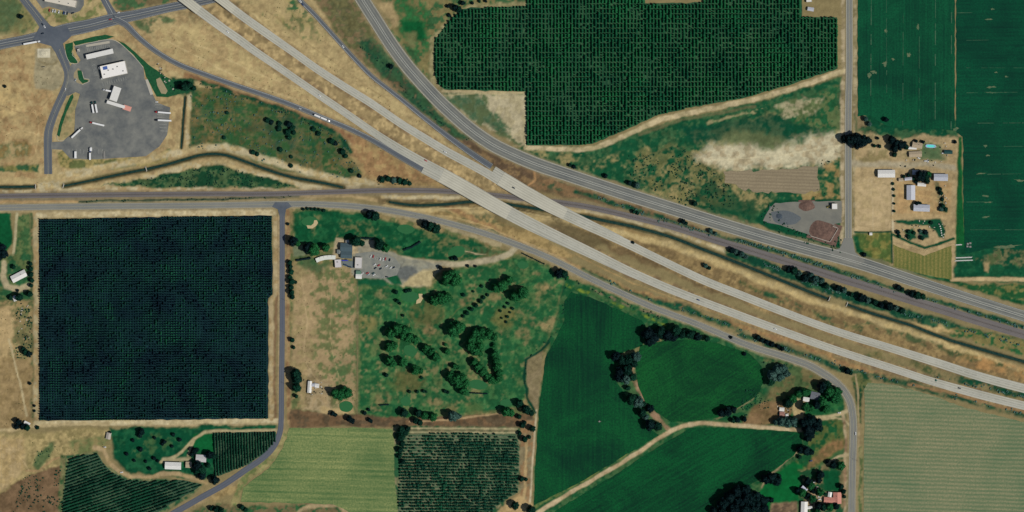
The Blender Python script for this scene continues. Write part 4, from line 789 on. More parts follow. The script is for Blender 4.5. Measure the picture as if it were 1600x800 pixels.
# ------------------------------------------------------------ planted rows
def ordn(n):
    return ['first','second','third','fourth','fifth','sixth','seventh','eighth','ninth','tenth','eleventh','twelfth','thirteenth','fourteenth','fifteenth','sixteenth','seventeenth','eighteenth','nineteenth','twentieth'][n-1] if n <= 20 else '%d%s' % (n, 'th' if 10 < n % 100 < 20 else {1:'st',2:'nd',3:'rd'}.get(n % 10, 'th'))
def clumps(cx, cy, rx, ry, h, n=6, seed=0, ang=0.):
    """bushy plants as jittered domes: two rings and a top each; returns V, F"""
    k = len(cx); g = np.random.default_rng(seed); c, s = math.cos(ang), math.sin(ang)
    t = np.arange(n)*2*math.pi/n; ph = g.uniform(0, 1, (k, 1)); V = []
    for zf, rf in ((0., .75), (.62, 1.0)):
        j = g.uniform(.72, 1.25, (k, n))*rf; lx = np.cos(t+ph)*j*rx[:, None]; ly = np.sin(t+ph)*j*ry[:, None]
        V.append(np.stack([cx[:, None]+lx*c-ly*s, cy[:, None]+lx*s+ly*c, (h*zf)[:, None]*g.uniform(.8, 1.15, (k, n))], -1))
    top = np.stack([cx+g.normal(0, .15, k)*rx, cy+g.normal(0, .15, k)*ry, h*g.uniform(.9, 1.12, k)], -1)[:, None]
    V = np.concatenate(V+[top], 1); m_ = 2*n+1; b = (np.arange(k)*m_)[:, None]; i = np.arange(n); j = (i+1) % n
    Q = (b[:, :, None]+np.stack([i, j, j+n, i+n], 1)[None]).reshape(-1, 4); T = (b[:, :, None]+np.stack([i+n, j+n, np.full(n, 2*n)], 1)[None]).reshape(-1, 3)
    return V.reshape(-1, 3), [Q, T]
def spans(P, deg, sp, off=0.):
    """parallel rows clipped by polygon P (photo px); yields (index, [(p0, p1)...]) in world metres"""
    Q = np.array([W(*q) for q in P]); a = R(deg); d = np.array([math.cos(a), math.sin(a)]); n_ = np.array([-d[1], d[0]])
    u = Q@d; v = Q@n_; out = []; vv = v.max()-off
    while vv > v.min():
        cr = []
        for i in range(len(Q)):
            j = (i+1) % len(Q)
            if (v[i] > vv) != (v[j] > vv): cr.append(u[i]+(vv-v[i])/(v[j]-v[i])*(u[j]-u[i]))
        cr.sort(); seg = [(cr[i], cr[i+1]) for i in range(0, len(cr)-1, 2) if cr[i+1]-cr[i] > 3]
        if seg: out.append((vv, seg))
        vv -= sp
    return out, d, n_
hopA = leaf_mat('hop_leaf_dark', S(0,12,32), S(6,40,48), S(0,22,36), S(26,92,64)); hopB = leaf_mat('hop_leaf', S(8,70,46), S(38,116,66), S(10,84,50), S(6,66,48)); hopC = leaf_mat('orchard_leaf', S(4,48,40), S(24,86,56))
polem = plain('pole_timber', S(150,140,118), .9, .15, 1)
def rows(P, deg, sp, step, rx, ry, h, mat, name, lab, cat, group, gap=None, drop=0., off=1., rev=False, noiseamp=.25, fill=.12):
    sp_, d, n_ = spans(P, deg, sp, off); sp_ = sp_[::-1] if rev else sp_
    for idx, (vv, segs) in enumerate(sp_):
        us = np.concatenate([np.arange(math.ceil((a+.7)/step)*step, b-.5, step) for a, b in segs])
        if gap: us = us[(((us+3000.6) % gap) > step*.85) | (rng.random(len(us)) < fill)]; us = us+random.uniform(-.3, .3)
        us = us+rng.normal(0, .12, len(us))
        if not len(us): continue
        cx = us*d[0]+vv*n_[0]; cy = us*d[1]+vv*n_[1]
        grow = 1+noiseamp*vnoise(cx, cy, 26., 5)+noiseamp*.8*vnoise(cx, cy, 7., 6)
        keep = rng.random(len(us)) > drop*(1.4-grow); cx, cy, grow = cx[keep], cy[keep], grow[keep]
        if not len(cx): continue
        lx, ly = cx.mean(), cy.mean(); k = len(cx)
        f = grow*rng.uniform(.85, 1.15, k)
        V, F = clumps(cx-lx, cy-ly, rx*np.ones(k), ry*f, h*np.clip(f, .55, 1.2), 6, idx, R(deg))
        p0, p1 = np.array([cx[0]-lx, cy[0]-ly]), np.array([cx[-1]-lx, cy[-1]-ly]); nq = n_*.04; b_ = len(V); hz = h*.7
        V = np.concatenate([V, [(*(p0-nq), hz), (*(p0+nq), hz), (*p0, hz+.08), (*(p1-nq), hz), (*(p1+nq), hz), (*p1, hz+.08)]]); F[0] = np.concatenate([F[0], np.array([[0,1,4,3],[1,2,5,4],[2,0,3,5]])+b_])
        o = link(name, nmesh(name, V, F, mat), loc=(lx, ly, 0))
        tag(o, lab % ordn(idx+1), cat, group)
rows(PA, -90, 4.0, 1.95, 1.05, 1.3, 5.2, hopA, 'hop_row', '%s trellised hop row from the west edge of the dark square hop yard', 'hop row', 'hop rows of the dark square yard', gap=3.9, drop=.02, fill=.14, off=2, noiseamp=.28)
rows(PB, -90, 5.3, 1.9, 1.2, 1.75, 5.2, hopB, 'hop_row', '%s trellised hop row from the east edge of the wide hop yard', 'hop row', 'hop rows of the wide northern yard', gap=7.6, drop=.1, fill=.22, off=2, noiseamp=.35)
rows(PC, -88, 4.3, 1.6, 1.2, 1.35, 3.6, hopC, 'orchard_row', '%s orchard hedgerow from the east in the small plot inside the road bend', 'orchard row', 'orchard rows in the road bend', drop=.02, off=1.5)
rows(PD, 19, 4.7, 1.7, 1.25, 1.5, 3.8, hopC, 'orchard_row', '%s slanting orchard row from the top in the bottom left block', 'orchard row', 'slanting orchard rows at bottom left', drop=.12, off=1.5, noiseamp=.4)
# orchard of single low trees: the largest 300 one by one, the rest together
oc = []
sp_, d, n_ = spans(PE, -.5, 4.75, 1.5); ri = 0
for vv, segs in sp_:
    ri += 1; c_ = 0
    for a, b in segs:
        for u in np.arange(a+1.5, b-1, 3.1):
            x, y = u*d[0]+vv*n_[0], u*d[1]+vv*n_[1]; dens = 1.0+.35*float(vnoise(np.array(x), np.array(y), 14., 12))-(.35 if ri < 4 else 0)-(.18 if x < -140 else 0)
            if random.random() < dens: c_ += 1; oc.append((x, y, random.uniform(1.25, 1.95)*(.7+.4*dens), ri, c_))
oc.sort(key=lambda q: -q[2]); protos = []
for k in range(5):
    V, F = clumps(np.zeros(1), np.zeros(1), np.ones(1)*1.25, np.ones(1), np.ones(1)*2.1, 8, 40+k); protos.append(nmesh('orchard_tree', V, F, hopC))
trunk_me = MB().cyl((0,0,0), (0,0,1.2), .09, .07, 5).mesh('trunk', timber)
big = sorted(oc[:300], key=lambda q: (q[3], q[0])); cnt = {}
for x, y, r_, ri, c_ in big:
    cnt[ri] = cnt.get(ri, 0)+1
    o = link('orchard_tree', protos[random.randrange(5)], loc=(x, y, 0)); o.scale = (r_, r_, r_); o.rotation_euler = (0, 0, random.uniform(0, 6))
    tag(o, 'low orchard tree, %s large one from the west in the %s row from the top' % (ordn(cnt[ri]), ordn(ri)), 'orchard tree', 'low trees of the sparse orchard block')
A_ = np.array(oc[300:]); V, F = clumps(A_[:,0], A_[:,1], A_[:,2]*1.25, A_[:,2], A_[:,2]*2.1, 7, 77)
tag(link('orchard_trees', nmesh('orchard_trees', V, F, hopC)), 'the many smaller dark trees filling the sparse orchard block', 'orchard', kind='stuff')
# ------------------------------------------------------------ trees
def crown_mesh(name, m, seed, kind='round'):
    g = np.random.default_rng(seed); Vs = []; Ts = []
    lumps = []
    if kind == 'cone':
        for z in np.linspace(.15, 1.9, 7): lumps.append((g.normal(0,.05), g.normal(0,.05), z, (1-z/2.15)*.95+.05))
    else:
        lumps.append((0, 0, .6, .7))
        for i in range(8):
            a = i*.785+g.uniform(-.3,.3); q = g.uniform(.48, .66); lumps.append((math.cos(a)*q, math.sin(a)*q, g.uniform(.32, .62), g.uniform(.28, .4)))
        for i in range(4):
            a = i*1.6+g.uniform(-.5,.5); q = g.uniform(.18, .4); lumps.append((math.cos(a)*q, math.sin(a)*q, g.uniform(.82, 1.0), g.uniform(.24, .34)))
    nl = 2300 if kind != 'cone' else 500; tot = sum(l[3]**2 for l in lumps)
    P = []; Nn = []
    for x, y, z, r in lumps:
        k = int(nl*r*r/tot); d = g.normal(0, 1, (k, 3)); d /= np.linalg.norm(d, axis=1)[:, None]; d[:,2] = np.abs(d[:,2])*.9-.15*(g.random(k) < .5)
        rr = r*g.uniform(.8, 1.08, (k, 1)); P.append(np.array([x, y, z])+d*rr*np.array([1,1,.8])); Nn.append(d)
    P = np.concatenate(P); Nn = np.concatenate(Nn)+g.normal(0, .45, P.shape); Nn /= np.linalg.norm(Nn, axis=1)[:, None]
    up = g.normal(0, 1, P.shape); U = np.cross(Nn, up); U /= np.linalg.norm(U, axis=1)[:, None]; Wv = np.cross(Nn, U); s = g.uniform(.045, .085, (len(P), 1))*(1 if kind != 'cone' else 1.3)
    k = len(P); V = np.concatenate([P+U*s, P+Wv*s*.8, P-U*s, P-Wv*s*.8-Nn*s*.2]); i = np.arange(k); Q = np.stack([i, i+k, i+2*k, i+3*k], 1)
    VV = [V]; QQ = [Q]; TT = []; b = len(V)
    for x, y, z, r in lumps:   # lumps added inside the crown to block light
        bm = bmesh.new(); bmesh.ops.create_icosphere(bm, subdivisions=1, radius=r*.84); vv = np.array([v.co[:] for v in bm.verts]); ff = np.array([[v.index for v in f.verts] for f in bm.faces]); bm.free()
        vv = vv*g.uniform(.85, 1.1, (len(vv), 1))*np.array([1,1,.8])+np.array([x, y, z]); VV.append(vv); TT.append(ff+b); b += len(vv)
    return nmesh(name, np.concatenate(VV), [np.concatenate(QQ), np.concatenate(TT)], m)
barkm = plain('bark', S(96,84,72), .95, .2, 1.5)
def limb_mesh():
    mb = MB(); mb.cyl((0,0,0), (0,0,.5), .055, .04, 7)
    for i in range(5):
        a = i*1.26+random.uniform(-.3,.3); mb.cyl((0,0,.34+.03*i), (math.cos(a)*.42, math.sin(a)*.42, .68+.04*i), .03, .012, 5)
    return mb.mesh('trunk', barkm)
LM = [limb_mesh() for _ in range(3)]
LEAF = {'b': leaf_mat('leaf_bright', S(20,88,50), S(52,128,70), S(30,98,56)), 'd': leaf_mat('leaf_deep', S(4,46,42), S(26,84,56), S(3,38,38)),
        'g': leaf_mat('leaf_grey', S(40,82,78), S(92,122,112), S(50,92,84)), 'c': leaf_mat('leaf_conifer', S(4,34,38), S(14,58,46), S(6,44,42)),
        'n': leaf_mat('leaf_navy', S(2,20,34), S(16,56,50), S(4,30,38))}
CR = {k: [crown_mesh('crown', LEAF[k], 100+i*7+ord(k), 'cone' if k == 'c' else 'round') for i in range(4 if k in 'bd' else 3)] for k in LEAF}
WORD = {'b': 'bright green', 'd': 'deep green', 'g': 'grey-green', 'c': 'narrow dark', 'n': 'blackish green'}
def zg(px, py):
    j = np.searchsorted(GY, py); i = np.searchsorted(GX, px); return float(Z[j, i])
def grove(where, L, group=None, kind='b', hf=1.0):
    L = sorted(L, key=lambda q: (q[0], q[1]))
    for i, q in enumerate(L):
        x, y, r_ = q[:3]; kd = q[3] if len(q) > 3 else kind; n = len(L)
        nm = 'tree' if r_ >= 4.2 else 'shrub'; r_ = r_*(1.2 if r_ > 5 else 1.1)
        if kd == 'c': kd = 'd'
        lab = '%s %s %s' % (WORD[kd], nm, where) if n == 1 else '%s %s %s, %s from west' % (WORD[kd], nm, where, ordn(i+1))
        small = r_ < 3.6
        t = empty(nm, (*W(x, y), zg(x, y)), random.uniform(0, 6.28), lab, nm, group or (('trees '+where) if n > 1 else None))
        hs = (r_*(1.3 if not small else 1.1))*hf*random.uniform(.92, 1.08)+(1.5 if r_ > 5 else .3)
        if kd == 'c': hs = r_*2.0*hf
        sc = (r_*1.06*random.uniform(.95,1.05), r_*1.06*random.uniform(.95,1.05), hs)
        link('trunk' if nm == 'tree' else 'stem', LM[i % 3], t).scale = (r_, r_, hs)
        c = link('crown', random.choice(CR[kd]), t); c.scale = sc; c.location = (0, 0, .12*hs if kd != 'c' else 0)
grove('in the round clump south of the gravel drive', [(700,434,10),(711,438,10),(706,428,7),(697,440,6)])
grove('in the oval clump right of the sand bunker', [(680,469,8),(690,467,9),(699,465,8),(673,468,5)])
grove('in the clump above the short row of shrubs', [(775,450,7),(784,446,8),(796,437,6),(791,442,5)])
grove('in the clump left of the county road bend fairway', [(805,463,8),(815,459,9),(819,454,6)])
grove('in the big crown group at the course centre', [(709,516,9),(718,511,9),(711,508,7)])
grove('in the north-western clump of the course', [(611,520,8),(622,514,9),(634,517,8),(640,528,8),(648,531,7),(630,525,7)])
grove('in the pair north-west of the western green', [(609,543,7),(616,540,6)])
grove('in the clump south-west of the western green', [(609,562,7),(614,568,6),(630,566,7)])
grove('in the clump right of the western green', [(667,544,6),(674,549,7),(681,557,7)])
grove('south of the western green', [(650,578,7),(657,579,5)])
grove('in the C shaped grove of the golf course', [(753,518,7),(744,521,8),(738,530,8),(735,541,8),(742,548,8),(750,540,7),(764,521,7),(772,526,6),(748,530,7),(756,526,6),(750,552,5)])
grove('in the curved tail of the golf course grove', [(741,566,6),(748,573,7),(755,581,7),(762,588,6),(768,593,6)])
grove('in the inner arc of the golf course grove', [(772,540,4),(773,553,6),(775,563,6),(777,573,6),(780,582,6),(779,591,6),(774,595,5)])
grove('in the clump above the southern green', [(704,587,7),(713,592,9),(722,590,7),(717,600,7),(724,610,7),(728,598,6)])
grove('between the centre clump and the southern clump', [(711,572,5),(716,574,4)])
grove('right of the western fairway', [(699,549,5),(696,538,3)],)
grove('in the slanting row of small trees', [(762,461,2.7),(756,465,3),(751,471,3.6),(744,477,3.6),(737,483,3.6),(730,489,3.3),(724,494,2.6),(724.5,461,3),(739.5,455.5,2),(753,447.5,2.6)], kind='c')
grove('in the short row beside the pale gap', [(794,474,2.6),(801,482,2.6),(789,480,2.4),(782,486,2.3),(793,495,2.5),(791,503,2.2),(784,497,1.8),(797,488,1.8)], kind='c')
grove('along the west side of the course', [(619,456.5,3.6),(621,470,3.4),(630,493,2.4),(604,586,3.4),(659,590,2.6),(634,455,2.8),(641,453.5,2.8),(638,454,2.6),(625,474,2.6)], kind='c')
grove('in the southern tree row of the course', [(640,612,2.8),(652,612,2.8),(662,611,3),(666,612,2.2),(695.5,611,3),(700,613,2.4)], kind='c')
grove('along the southern edge of the golf course', [(631,645,6,'d'),(637,648,4),(653,645,6,'d'),(664,649,6),(677,651,6),(650,657,5,'d'),(656,660,5,'d'),(708,650,8,'g'),(716,650,5,'g')])
grove('at the south-east corner of the course', [(791,643,7),(798,645,6),(812,630,6,'d'),(822,640,7,'d'),(830,645,5,'d')])
grove('along the dirt track east of the sparse orchard', [(816,664,5,'d'),(820,660,3,'d'),(832,669.5,5,'d'),(811,651,4,'d'),(812,677,3.5,'d'),(820,686,5,'d'),(827,683,3,'d'),(815,748,4.5,'d'),(822,749,3,'d'),(805,789,6,'d'),(830,796,7,'d')])
grove('near the county road on the northern fairway', [(578,335,6,'n'),(586,338,7,'d')])
grove('in the dark row below the county road', [(665,351,6,'n'),(673,354,7,'d'),(681,358,7,'d')])
grove('around the clubhouse', [(481,388,7,'n'),(490,391,9),(509,387,6.5),(556,376,8,'d'),(566,380,5,'d'),(594,383,8,'d'),(603,387,7),(458,377,7,'n'),(465,380,5)])
grove('in the dark column beside the lane', [(453,410,4),(454,417,4),(455,425,4.5),(453,433,4),(456,440,5),(455,449,4.5),(456,457,5),(457,464,4),(462,441,3)], kind='d')
grove('in the hedge row north of the fairway', [(474,327,2.4),(481,326,2.6),(487,326.5,2.6),(493,327,2.8),(499,327.5,2.5),(506,329,2.8)], kind='d')
grove('beside the lane left of the white L-shaped sheds', [(463,584,8),(465,592,8),(464,605,7),(463,619,3.5),(457,531,4),(459,543,3)], kind='d')
grove('right of the lane near its junction', [(450,350,2.5)], kind='n')
grove('over the small southwestern green', [(525,614,7),(533,616,8),(543,614,7),(538,610,6)])
grove('in the scrub strip south of the dry range', [(520,646,4),(524,648,3.4),(546,654,5),(551,658,4),(577.5,656,3.4),(570,645,3.4),(576,640,2.6),(580,658,3)], kind='n')
grove('at the field corner by the county road', [(873,427,7,'n'),(881,428,6,'d'),(886,433,3)])
grove('in the dark belt below the county road', [(1012,521,9,'n'),(1020,528,9,'n'),(1031,519,8,'d'),(1043,524,8,'n'),(1055,516,8,'d'),(1066,522,6,'d'),(1078,522,7,'d'),(1090,526,6,'n'),(1104,529,5,'d'),(1014,534,6,'n'),(1052,527,6,'n')], kind='d')
grove('in the tree belt between the two dark fields', [(962,557,7,'n'),(971,563,7,'d'),(982,562,8,'d'),(994,557,7,'g'),(990,568,6,'d'),(968,580,7,'n'),(980,577,8,'d'),(966,590,6,'n'),(978,592,7,'g'),(988,589,6,'d'),(981,606,4.5,'d'),(986,623,8,'d'),(997,628,8,'g'),(1005,631,5,'d'),(1015,638,6,'n'),(1003,645,6,'d'),(1009,652,5,'g'),(1016,664,8,'n'),(1027,666,7,'d')])
grove('at the edge of the rounded paddock', [(1127,645,6,'n'),(1136,643,7,'n'),(1146,640,5,'n'),(1145,657,4,'d'),(1152,656,4.5,'n'),(1163,655,4,'n')])
grove('in the grey thicket right of the rounded paddock', [(1204,596,6,'d'),(1207,586,8,'g'),(1214,579,8,'g'),(1222,576,7,'g'),(1218,588,7,'g'),(1228,583,6,'g')])
grove('around the grey roofed house', [(1284,604,8,'n'),(1292,601,6,'d'),(1296,612,9),(1307,612,8),(1304,622,8),(1238,622,7),(1230,629,8,'d'),(1247,615,6),(1256,613,6),(1262,612,5),(1258,636,7),(1266,638,6),(1276,632,6,'n'),(1284,628,7),(1290,638,6),(1249,611,5,'d')])
grove('in the grey-green clump beside the lane', [(1212,659,5,'g'),(1221,658,7,'g'),(1230,660,7,'g'),(1239,659,7,'g')])
grove('in the black clump south of the lane', [(1256,660,8,'n'),(1266,658,9,'n'),(1275,663,9,'n'),(1263,671,9,'n'),(1281,670,5,'d'),(1262,684,6,'n'),(1268,680,5,'n')])
grove('along the slanting ditch above the south-eastern green', [(1250,702,6,'n'),(1258,704,7,'n'),(1267,706,5,'n'),(1249,714,3.5,'d'),(1196,748,7,'n'),(1205,746,8,'n'),(1213,751,7,'n'),(1217,744,4,'d')])
grove('in the great dark wood at the bottom', [(1130,786,9,'n'),(1140,777,10,'n'),(1151,768,9,'n'),(1163,766,9,'n'),(1155,782,11,'n'),(1168,778,11,'n'),(1180,776,9,'n'),(1146,793,10,'n'),(1163,796,11,'n'),(1179,790,10,'n'),(1192,782,8,'n'),(1193,794,8,'n'),(1128,798,8,'n'),(1115,797,6,'n'),(1205,781,4,'n')])
grove('around the pink roofed house', [(1302,726,6,'n'),(1312,728,7,'b'),(1281,741,6,'n'),(1279,750,5,'n'),(1262,752,6,'n'),(1266,758,6),(1246,766,5,'n'),(1253,770,6),(1270,767,4,'n'),(1281,769,6),(1262,774,5,'n'),(1269,779,6),(1278,790,6,'n'),(1286,792,6,'d'),(1296,792,6),(1306,791,5,'n'),(1314,760,4.5,'d'),(1318,768,4,'d'),(1277,799,5),(1292,721,3,'n'),(1289,772,3,'d'),(1319,776,3,'d')])
grove('by the highway verge above the curve', [(1184,527,4.5),(1190,531,4),(1198,534,4),(1206,538,4.5),(1215,541,3.5),(1222,545,3.5),(1142,527,2.6),(1163,553,3)], kind='n')
grove('at the outside of the road curve', [(1323,579,5,'n'),(1329,583,3.4,'d')])
grove('in the rail side thicket, west part', [(1143,391,4.5,'n'),(1150,393,4.5,'g'),(1158,397,5,'g'),(1165,401,4,'g')])
grove('in the rail side thicket', [(1232,421,5,'n'),(1240,423,6,'d'),(1248,427,5,'g'),(1257,434,6,'n'),(1266,430,5,'g'),(1273,437,6,'g'),(1283,438,5,'g'),(1290,446,5,'d'),(1309,450,5,'n'),(1318,453,5,'g'),(1330,460,4,'d'),(1346,465,6,'n'),(1355,469,5,'g'),(1366,472,5,'d'),(1376,477,5,'n'),(1389,479,6,'n'),(1399,481,5,'g'),(1408,485,5,'d')])
grove('between the railway and the state road', [(1403,449,4.5,'n'),(1409,452,4,'d'),(1424,459,5,'n'),(1432,461,6,'d'),(1441,463,5,'d'),(1067,346,4,'n'),(1072,349,3,'d'),(1110,361,4,'g'),(1118,365,3,'g'),(990,331,3.4,'d'),(996,333,3,'d')])
grove('north of the state road', [(946,275,3.6,'n'),(983,286,4,'n'),(995,290,5,'g'),(1085,318,4.5,'d'),(890,258,3,'d'),(897,261,3,'n')])
grove('beside the eastern carriageway', [(1102,415,4,'g'),(1108,419,3,'d'),(989,379,2.4,'n')])
grove('beside the northern field drive', [(700,10,3,'n'),(711,12,5,'n'),(717,15,5,'d'),(723,5,4,'n'),(702,24,3,'n'),(738,5,2.6,'n'),(759,2,2.6,'n'),(749,2,2.4,'d')])
grove('alone between ramp and state road', [(611,104,4)], kind='n')
grove('at the east tip of the truck stop lawn', [(281,136,4.5,'n'),(289,136,7,'d'),(297,133,5,'d'),(303,138,4,'d')])
grove('alone in the grass near the left edge', [(33,26,4)], kind='n')
grove('alone in the dry lot left of the gravel pad', [(8,135,2.6)], kind='n')
grove('beside the white houses at the left edge', [(3,388,7,'n'),(5,397,8,'n'),(-3,403,6,'d'),(48,412,3.4,'d'),(49,420,4,'d'),(49,429,4.5,'d'),(50,438,4,'d'),(49,446,3.5,'d'),(47,459,5,'d'),(31,464,6,'d'),(17,465,4,'d'),(22,417,3.6,'d'),(28,454,2.4,'n')])
grove('beside the left track', [(40,550,5,'d'),(46,553,5,'n'),(37,545,4,'d'),(47,599,2.6,'n'),(54,634,2.2,'n'),(54,642,2.2,'n'),(30,659,5,'n'),(36,666,5,'n'),(43,668,5,'d'),(26,667,4,'n'),(59,668,3,'d')])
grove('scattered over the green yard at lower left', [(222,674,5,'n'),(219,680,4,'n'),(220,702,3.6,'n'),(198,709,3,'n'),(210,719.5,2.6,'n'),(241,716,3.2,'n'),(257,690,3.6,'n'),(254,694,2.6,'n'),(271,679,3,'n'),(269,697,2.6,'n'),(208,688,2.8,'n'),(234,732,3,'n'),(281,687,3,'n'),(242,684,2.6,'n'),(228,721,2.4,'n'),(247,720,2.6,'n'),(172,676,2.4,'n')])
grove('around the farmhouse inside the road bend', [(304,704,5,'n'),(300,710,3.6,'n'),(309,727,7,'n'),(316,733,7,'d'),(308,736,5,'d'),(316,743,6,'n'),(328,710,6,'n'),(334,712,5,'d'),(337,750,6,'n'),(333,746,4,'d'),(309,703,3,'d'),(326,727,4,'d')])
grove('in the brush below the bent lane', [(331,794,4,'d'),(338,796,5,'d'),(346,797,5,'d'),(378,792,4,'d'),(384,796,4,'d')])
grove('in the belt west of the sparse orchard', [(628,672,6,'d'),(633,676,5,'d'),(627,683,6,'d'),(629,693,5,'d'),(625,703,5,'d'),(624,713,4,'d'),(630,721,4,'d'),(637,670,5,'d')])
grove('in the shrubby meadow below the ramp', [(418,188,4.5,'d'),(424,191,4,'n'),(437,193,4,'d'),(436,201,4.5,'d'),(452,194,5,'n'),(457,200,5,'d'),(450,207,5,'d'),(452,215,4.5,'d'),(459,207,4,'d'),(490,202,4,'d'),(498,209,4,'d'),(518,221,5,'d'),(524,224,4,'n'),(535,237,5,'d'),(540,244,4,'d'),(438,234,4,'d'),(455,259,3.5,'d'),(549,267,4,'d'),(395,238,4,'d'),(402,241,3.5,'d'),(355,176,3,'d'),(350,215,3,'d'),(455,245,3,'d')], hf=.6)
grove('in the shrub patch between railway and dry slope', [(597,281,5,'d'),(606,279,5,'d'),(615,282,5,'g'),(624,282,5,'d'),(632,285,5,'d'),(640,287,3.5,'d'),(562,275,3.4,'n')], hf=.55)
grove('over the road beside the right farmstead', [(1319,217,6,'n'),(1327,219,8,'n'),(1336,218,9,'n'),(1346,221,8,'n'),(1355,220,6,'n'),(1340,226,7,'n')], kind='n')
grove('in the right farmstead garden', [(1393,219,6,'n'),(1400,225,6,'n'),(1397,232,6,'n'),(1406,228,6,'n'),(1412,226,5,'n'),(1416,230,4,'d'),(1397,242,4,'d'),(1371,216,2.4,'n'),(1431,221,3,'n'),(1442,222,3,'n'),(1384,187,4,'n'),(1352,186,4,'g'),(1358,194,4,'g'),(1492,222,3,'n'),(1366,228,3,'d'),(1374,229,3,'d')])
grove('between the barns of the right farmstead', [(1438,275,8,'n'),(1446,277,6,'d'),(1450,272,5),(1448,283,5,'d'),(1427,279,3,'d'),(1431,284,3,'n'),(1432,318,3.6,'n'),(1437,318,3,'d'),(1412,276,3,'d'),(1419,274,3,'d')])
grove('in the scrap garden of the right farmstead', [(1468,296,4,'d'),(1470,302,3.5,'d'),(1472,312,3,'d'),(1473,322,4,'d'),(1470,327,4,'g'),(1477,327,4,'d'),(1420,362,3.5,'d'),(1419,370,3.5,'d'),(1428,364,3,'d'),(1438,361,3,'g'),(1446,363,4,'n'),(1440,372,4,'d'),(1403,363,3.5,'n'),(1405,369,3,'d'),(1455,348,3,'d'),(1395,287,2.4,'d'),(1396,296,2.4,'d'),(1397,306,2.4,'d'),(1397,318,2.2,'d'),(1397,330,2.4,'d')], hf=.7)
grove('beside the drive south of the course entrance', [(731,415.5,2.6,'n'),(743,416,2.2,'n'),(712,404,4,'n'),(706,404,3,'d'),(688,418,3.4,'n')])
grove('at the side road corner', [(1350,398,3.6)], kind='n')
# scrub as ground cover along verges and ditches
def scrub(polys, dens, label, mat, rmin=.5, rmax=1.5, seed=5):
    g = np.random.default_rng(seed); xs = []; ys = []
    for P in polys:
        if isinstance(P[0], str):
            w_ = P[1]; Q = np.array([q[:2] for q in P[2]], float); d = np.diff(Q, axis=0); L = np.linalg.norm(d, axis=1); n = int(L.sum()*w_*dens)
            i = g.choice(len(L), n, p=L/L.sum()); t = g.random(n); nn_ = np.stack([-d[:,1], d[:,0]], 1)/L[:, None]; q = Q[i]+d[i]*t[:, None]+nn_[i]*(g.normal(0, .3, n)*w_)[:, None]
        else:
            A = np.array(P); n = int((np.ptp(A[:,0])*np.ptp(A[:,1]))*dens); q = np.stack([g.uniform(A[:,0].min(), A[:,0].max(), n), g.uniform(A[:,1].min(), A[:,1].max(), n)], 1); q = q[inside(q[:,0], q[:,1], P)]
        nz = vnoise(q[:,0], q[:,1], 14., 21)+.6*vnoise(q[:,0], q[:,1], 5., 22); q = q[nz > -.05]; xs.append(q[:,0]); ys.append(q[:,1])
    x = np.concatenate(xs); y = np.concatenate(ys); r_ = g.uniform(rmin, rmax, len(x))
    zz = Z[np.clip(np.searchsorted(GY, y), 0, len(GY)-1), np.clip(np.searchsorted(GX, x), 0, len(GX)-1)]
    V, F = clumps(x-800, 400-y, r_, r_*g.uniform(.7, 1.2, len(x)), r_*g.uniform(.6, 1.1, len(x)), 6, seed); V[:, 2] += np.repeat(zz, 13)-.1
    tag(link('scrub', nmesh('scrub', V, F, mat)), label, 'scrub', kind='stuff')
MEADOW = [(296,140),(360,140),(430,168),(500,196),(540,216),(560,250),(566,276),(540,280),(440,268),(396,248),(350,232),(296,232)]
scrub([MEADOW], .02, 'low scattered scrub in the green meadow below the ramp', LEAF['g'], .5, 1.6, 3)
scrub([('l',3,[(940,309),(1080,356),(1200,387),(1300,418)]), ('l',6,[(1140,390),(1260,440),(1330,462),(1400,486),(1460,500),(1600,540)]), ('l',5,[(930,306),(990,330),(1080,358),(1200,388),(1300,420),(1390,452),(1520,488),(1640,524)]), ('l',4,[(910,421),(1010,466),(1120,500),(1160,517)]), ('l',4,[(1150,522),(1260,556),(1380,590),(1500,622),(1640,658)]), ('l',6,[(1460,590),(1540,606),(1640,628)])], .12, 'low green scrub along the railway and highway verges', LEAF['g'], .5, 1.7, 4)
scrub([('l',4,[(560,70),(600,100),(640,150),(700,200),(740,222)]), ('l',6,[(300,128),(370,150),(440,174),(510,206),(555,255)]), ('l',2.5,[(884,436),(880,490),(868,520),(822,562),(820,600),(836,645)]), ('l',3,[(122,314.5),(240,313),(400,309.5),(470,306)]), [(160,291),(262,272),(340,258),(380,268),(468,293),(300,292)], [(600,277),(640,280),(650,290),(590,288)], ('l',5,[(900,440),(960,466),(1040,500)])], .1, 'low green scrub beside the ditches and canal', LEAF['d'], .4, 1.3, 6)
scrub([[(980,240),(1060,225),(1140,290),(1150,330),(1080,325),(985,285)], [(1284,250),(1316,248),(1316,308),(1270,308)], [(1178,345),(1206,314),(1240,358),(1300,382),(1316,355),(1316,396),(1230,372)], [(40,735),(100,730),(100,800),(20,800)], [(190,556),(190,560)] and [(20,480),(50,480),(50,560),(24,560)], [(60,700),(92,692),(60,736),(50,730)], [(1180,560),(1230,570),(1200,640),(1150,655)]], .06, 'low dark weeds on rough ground', LEAF['d'], .5, 1.5, 8)
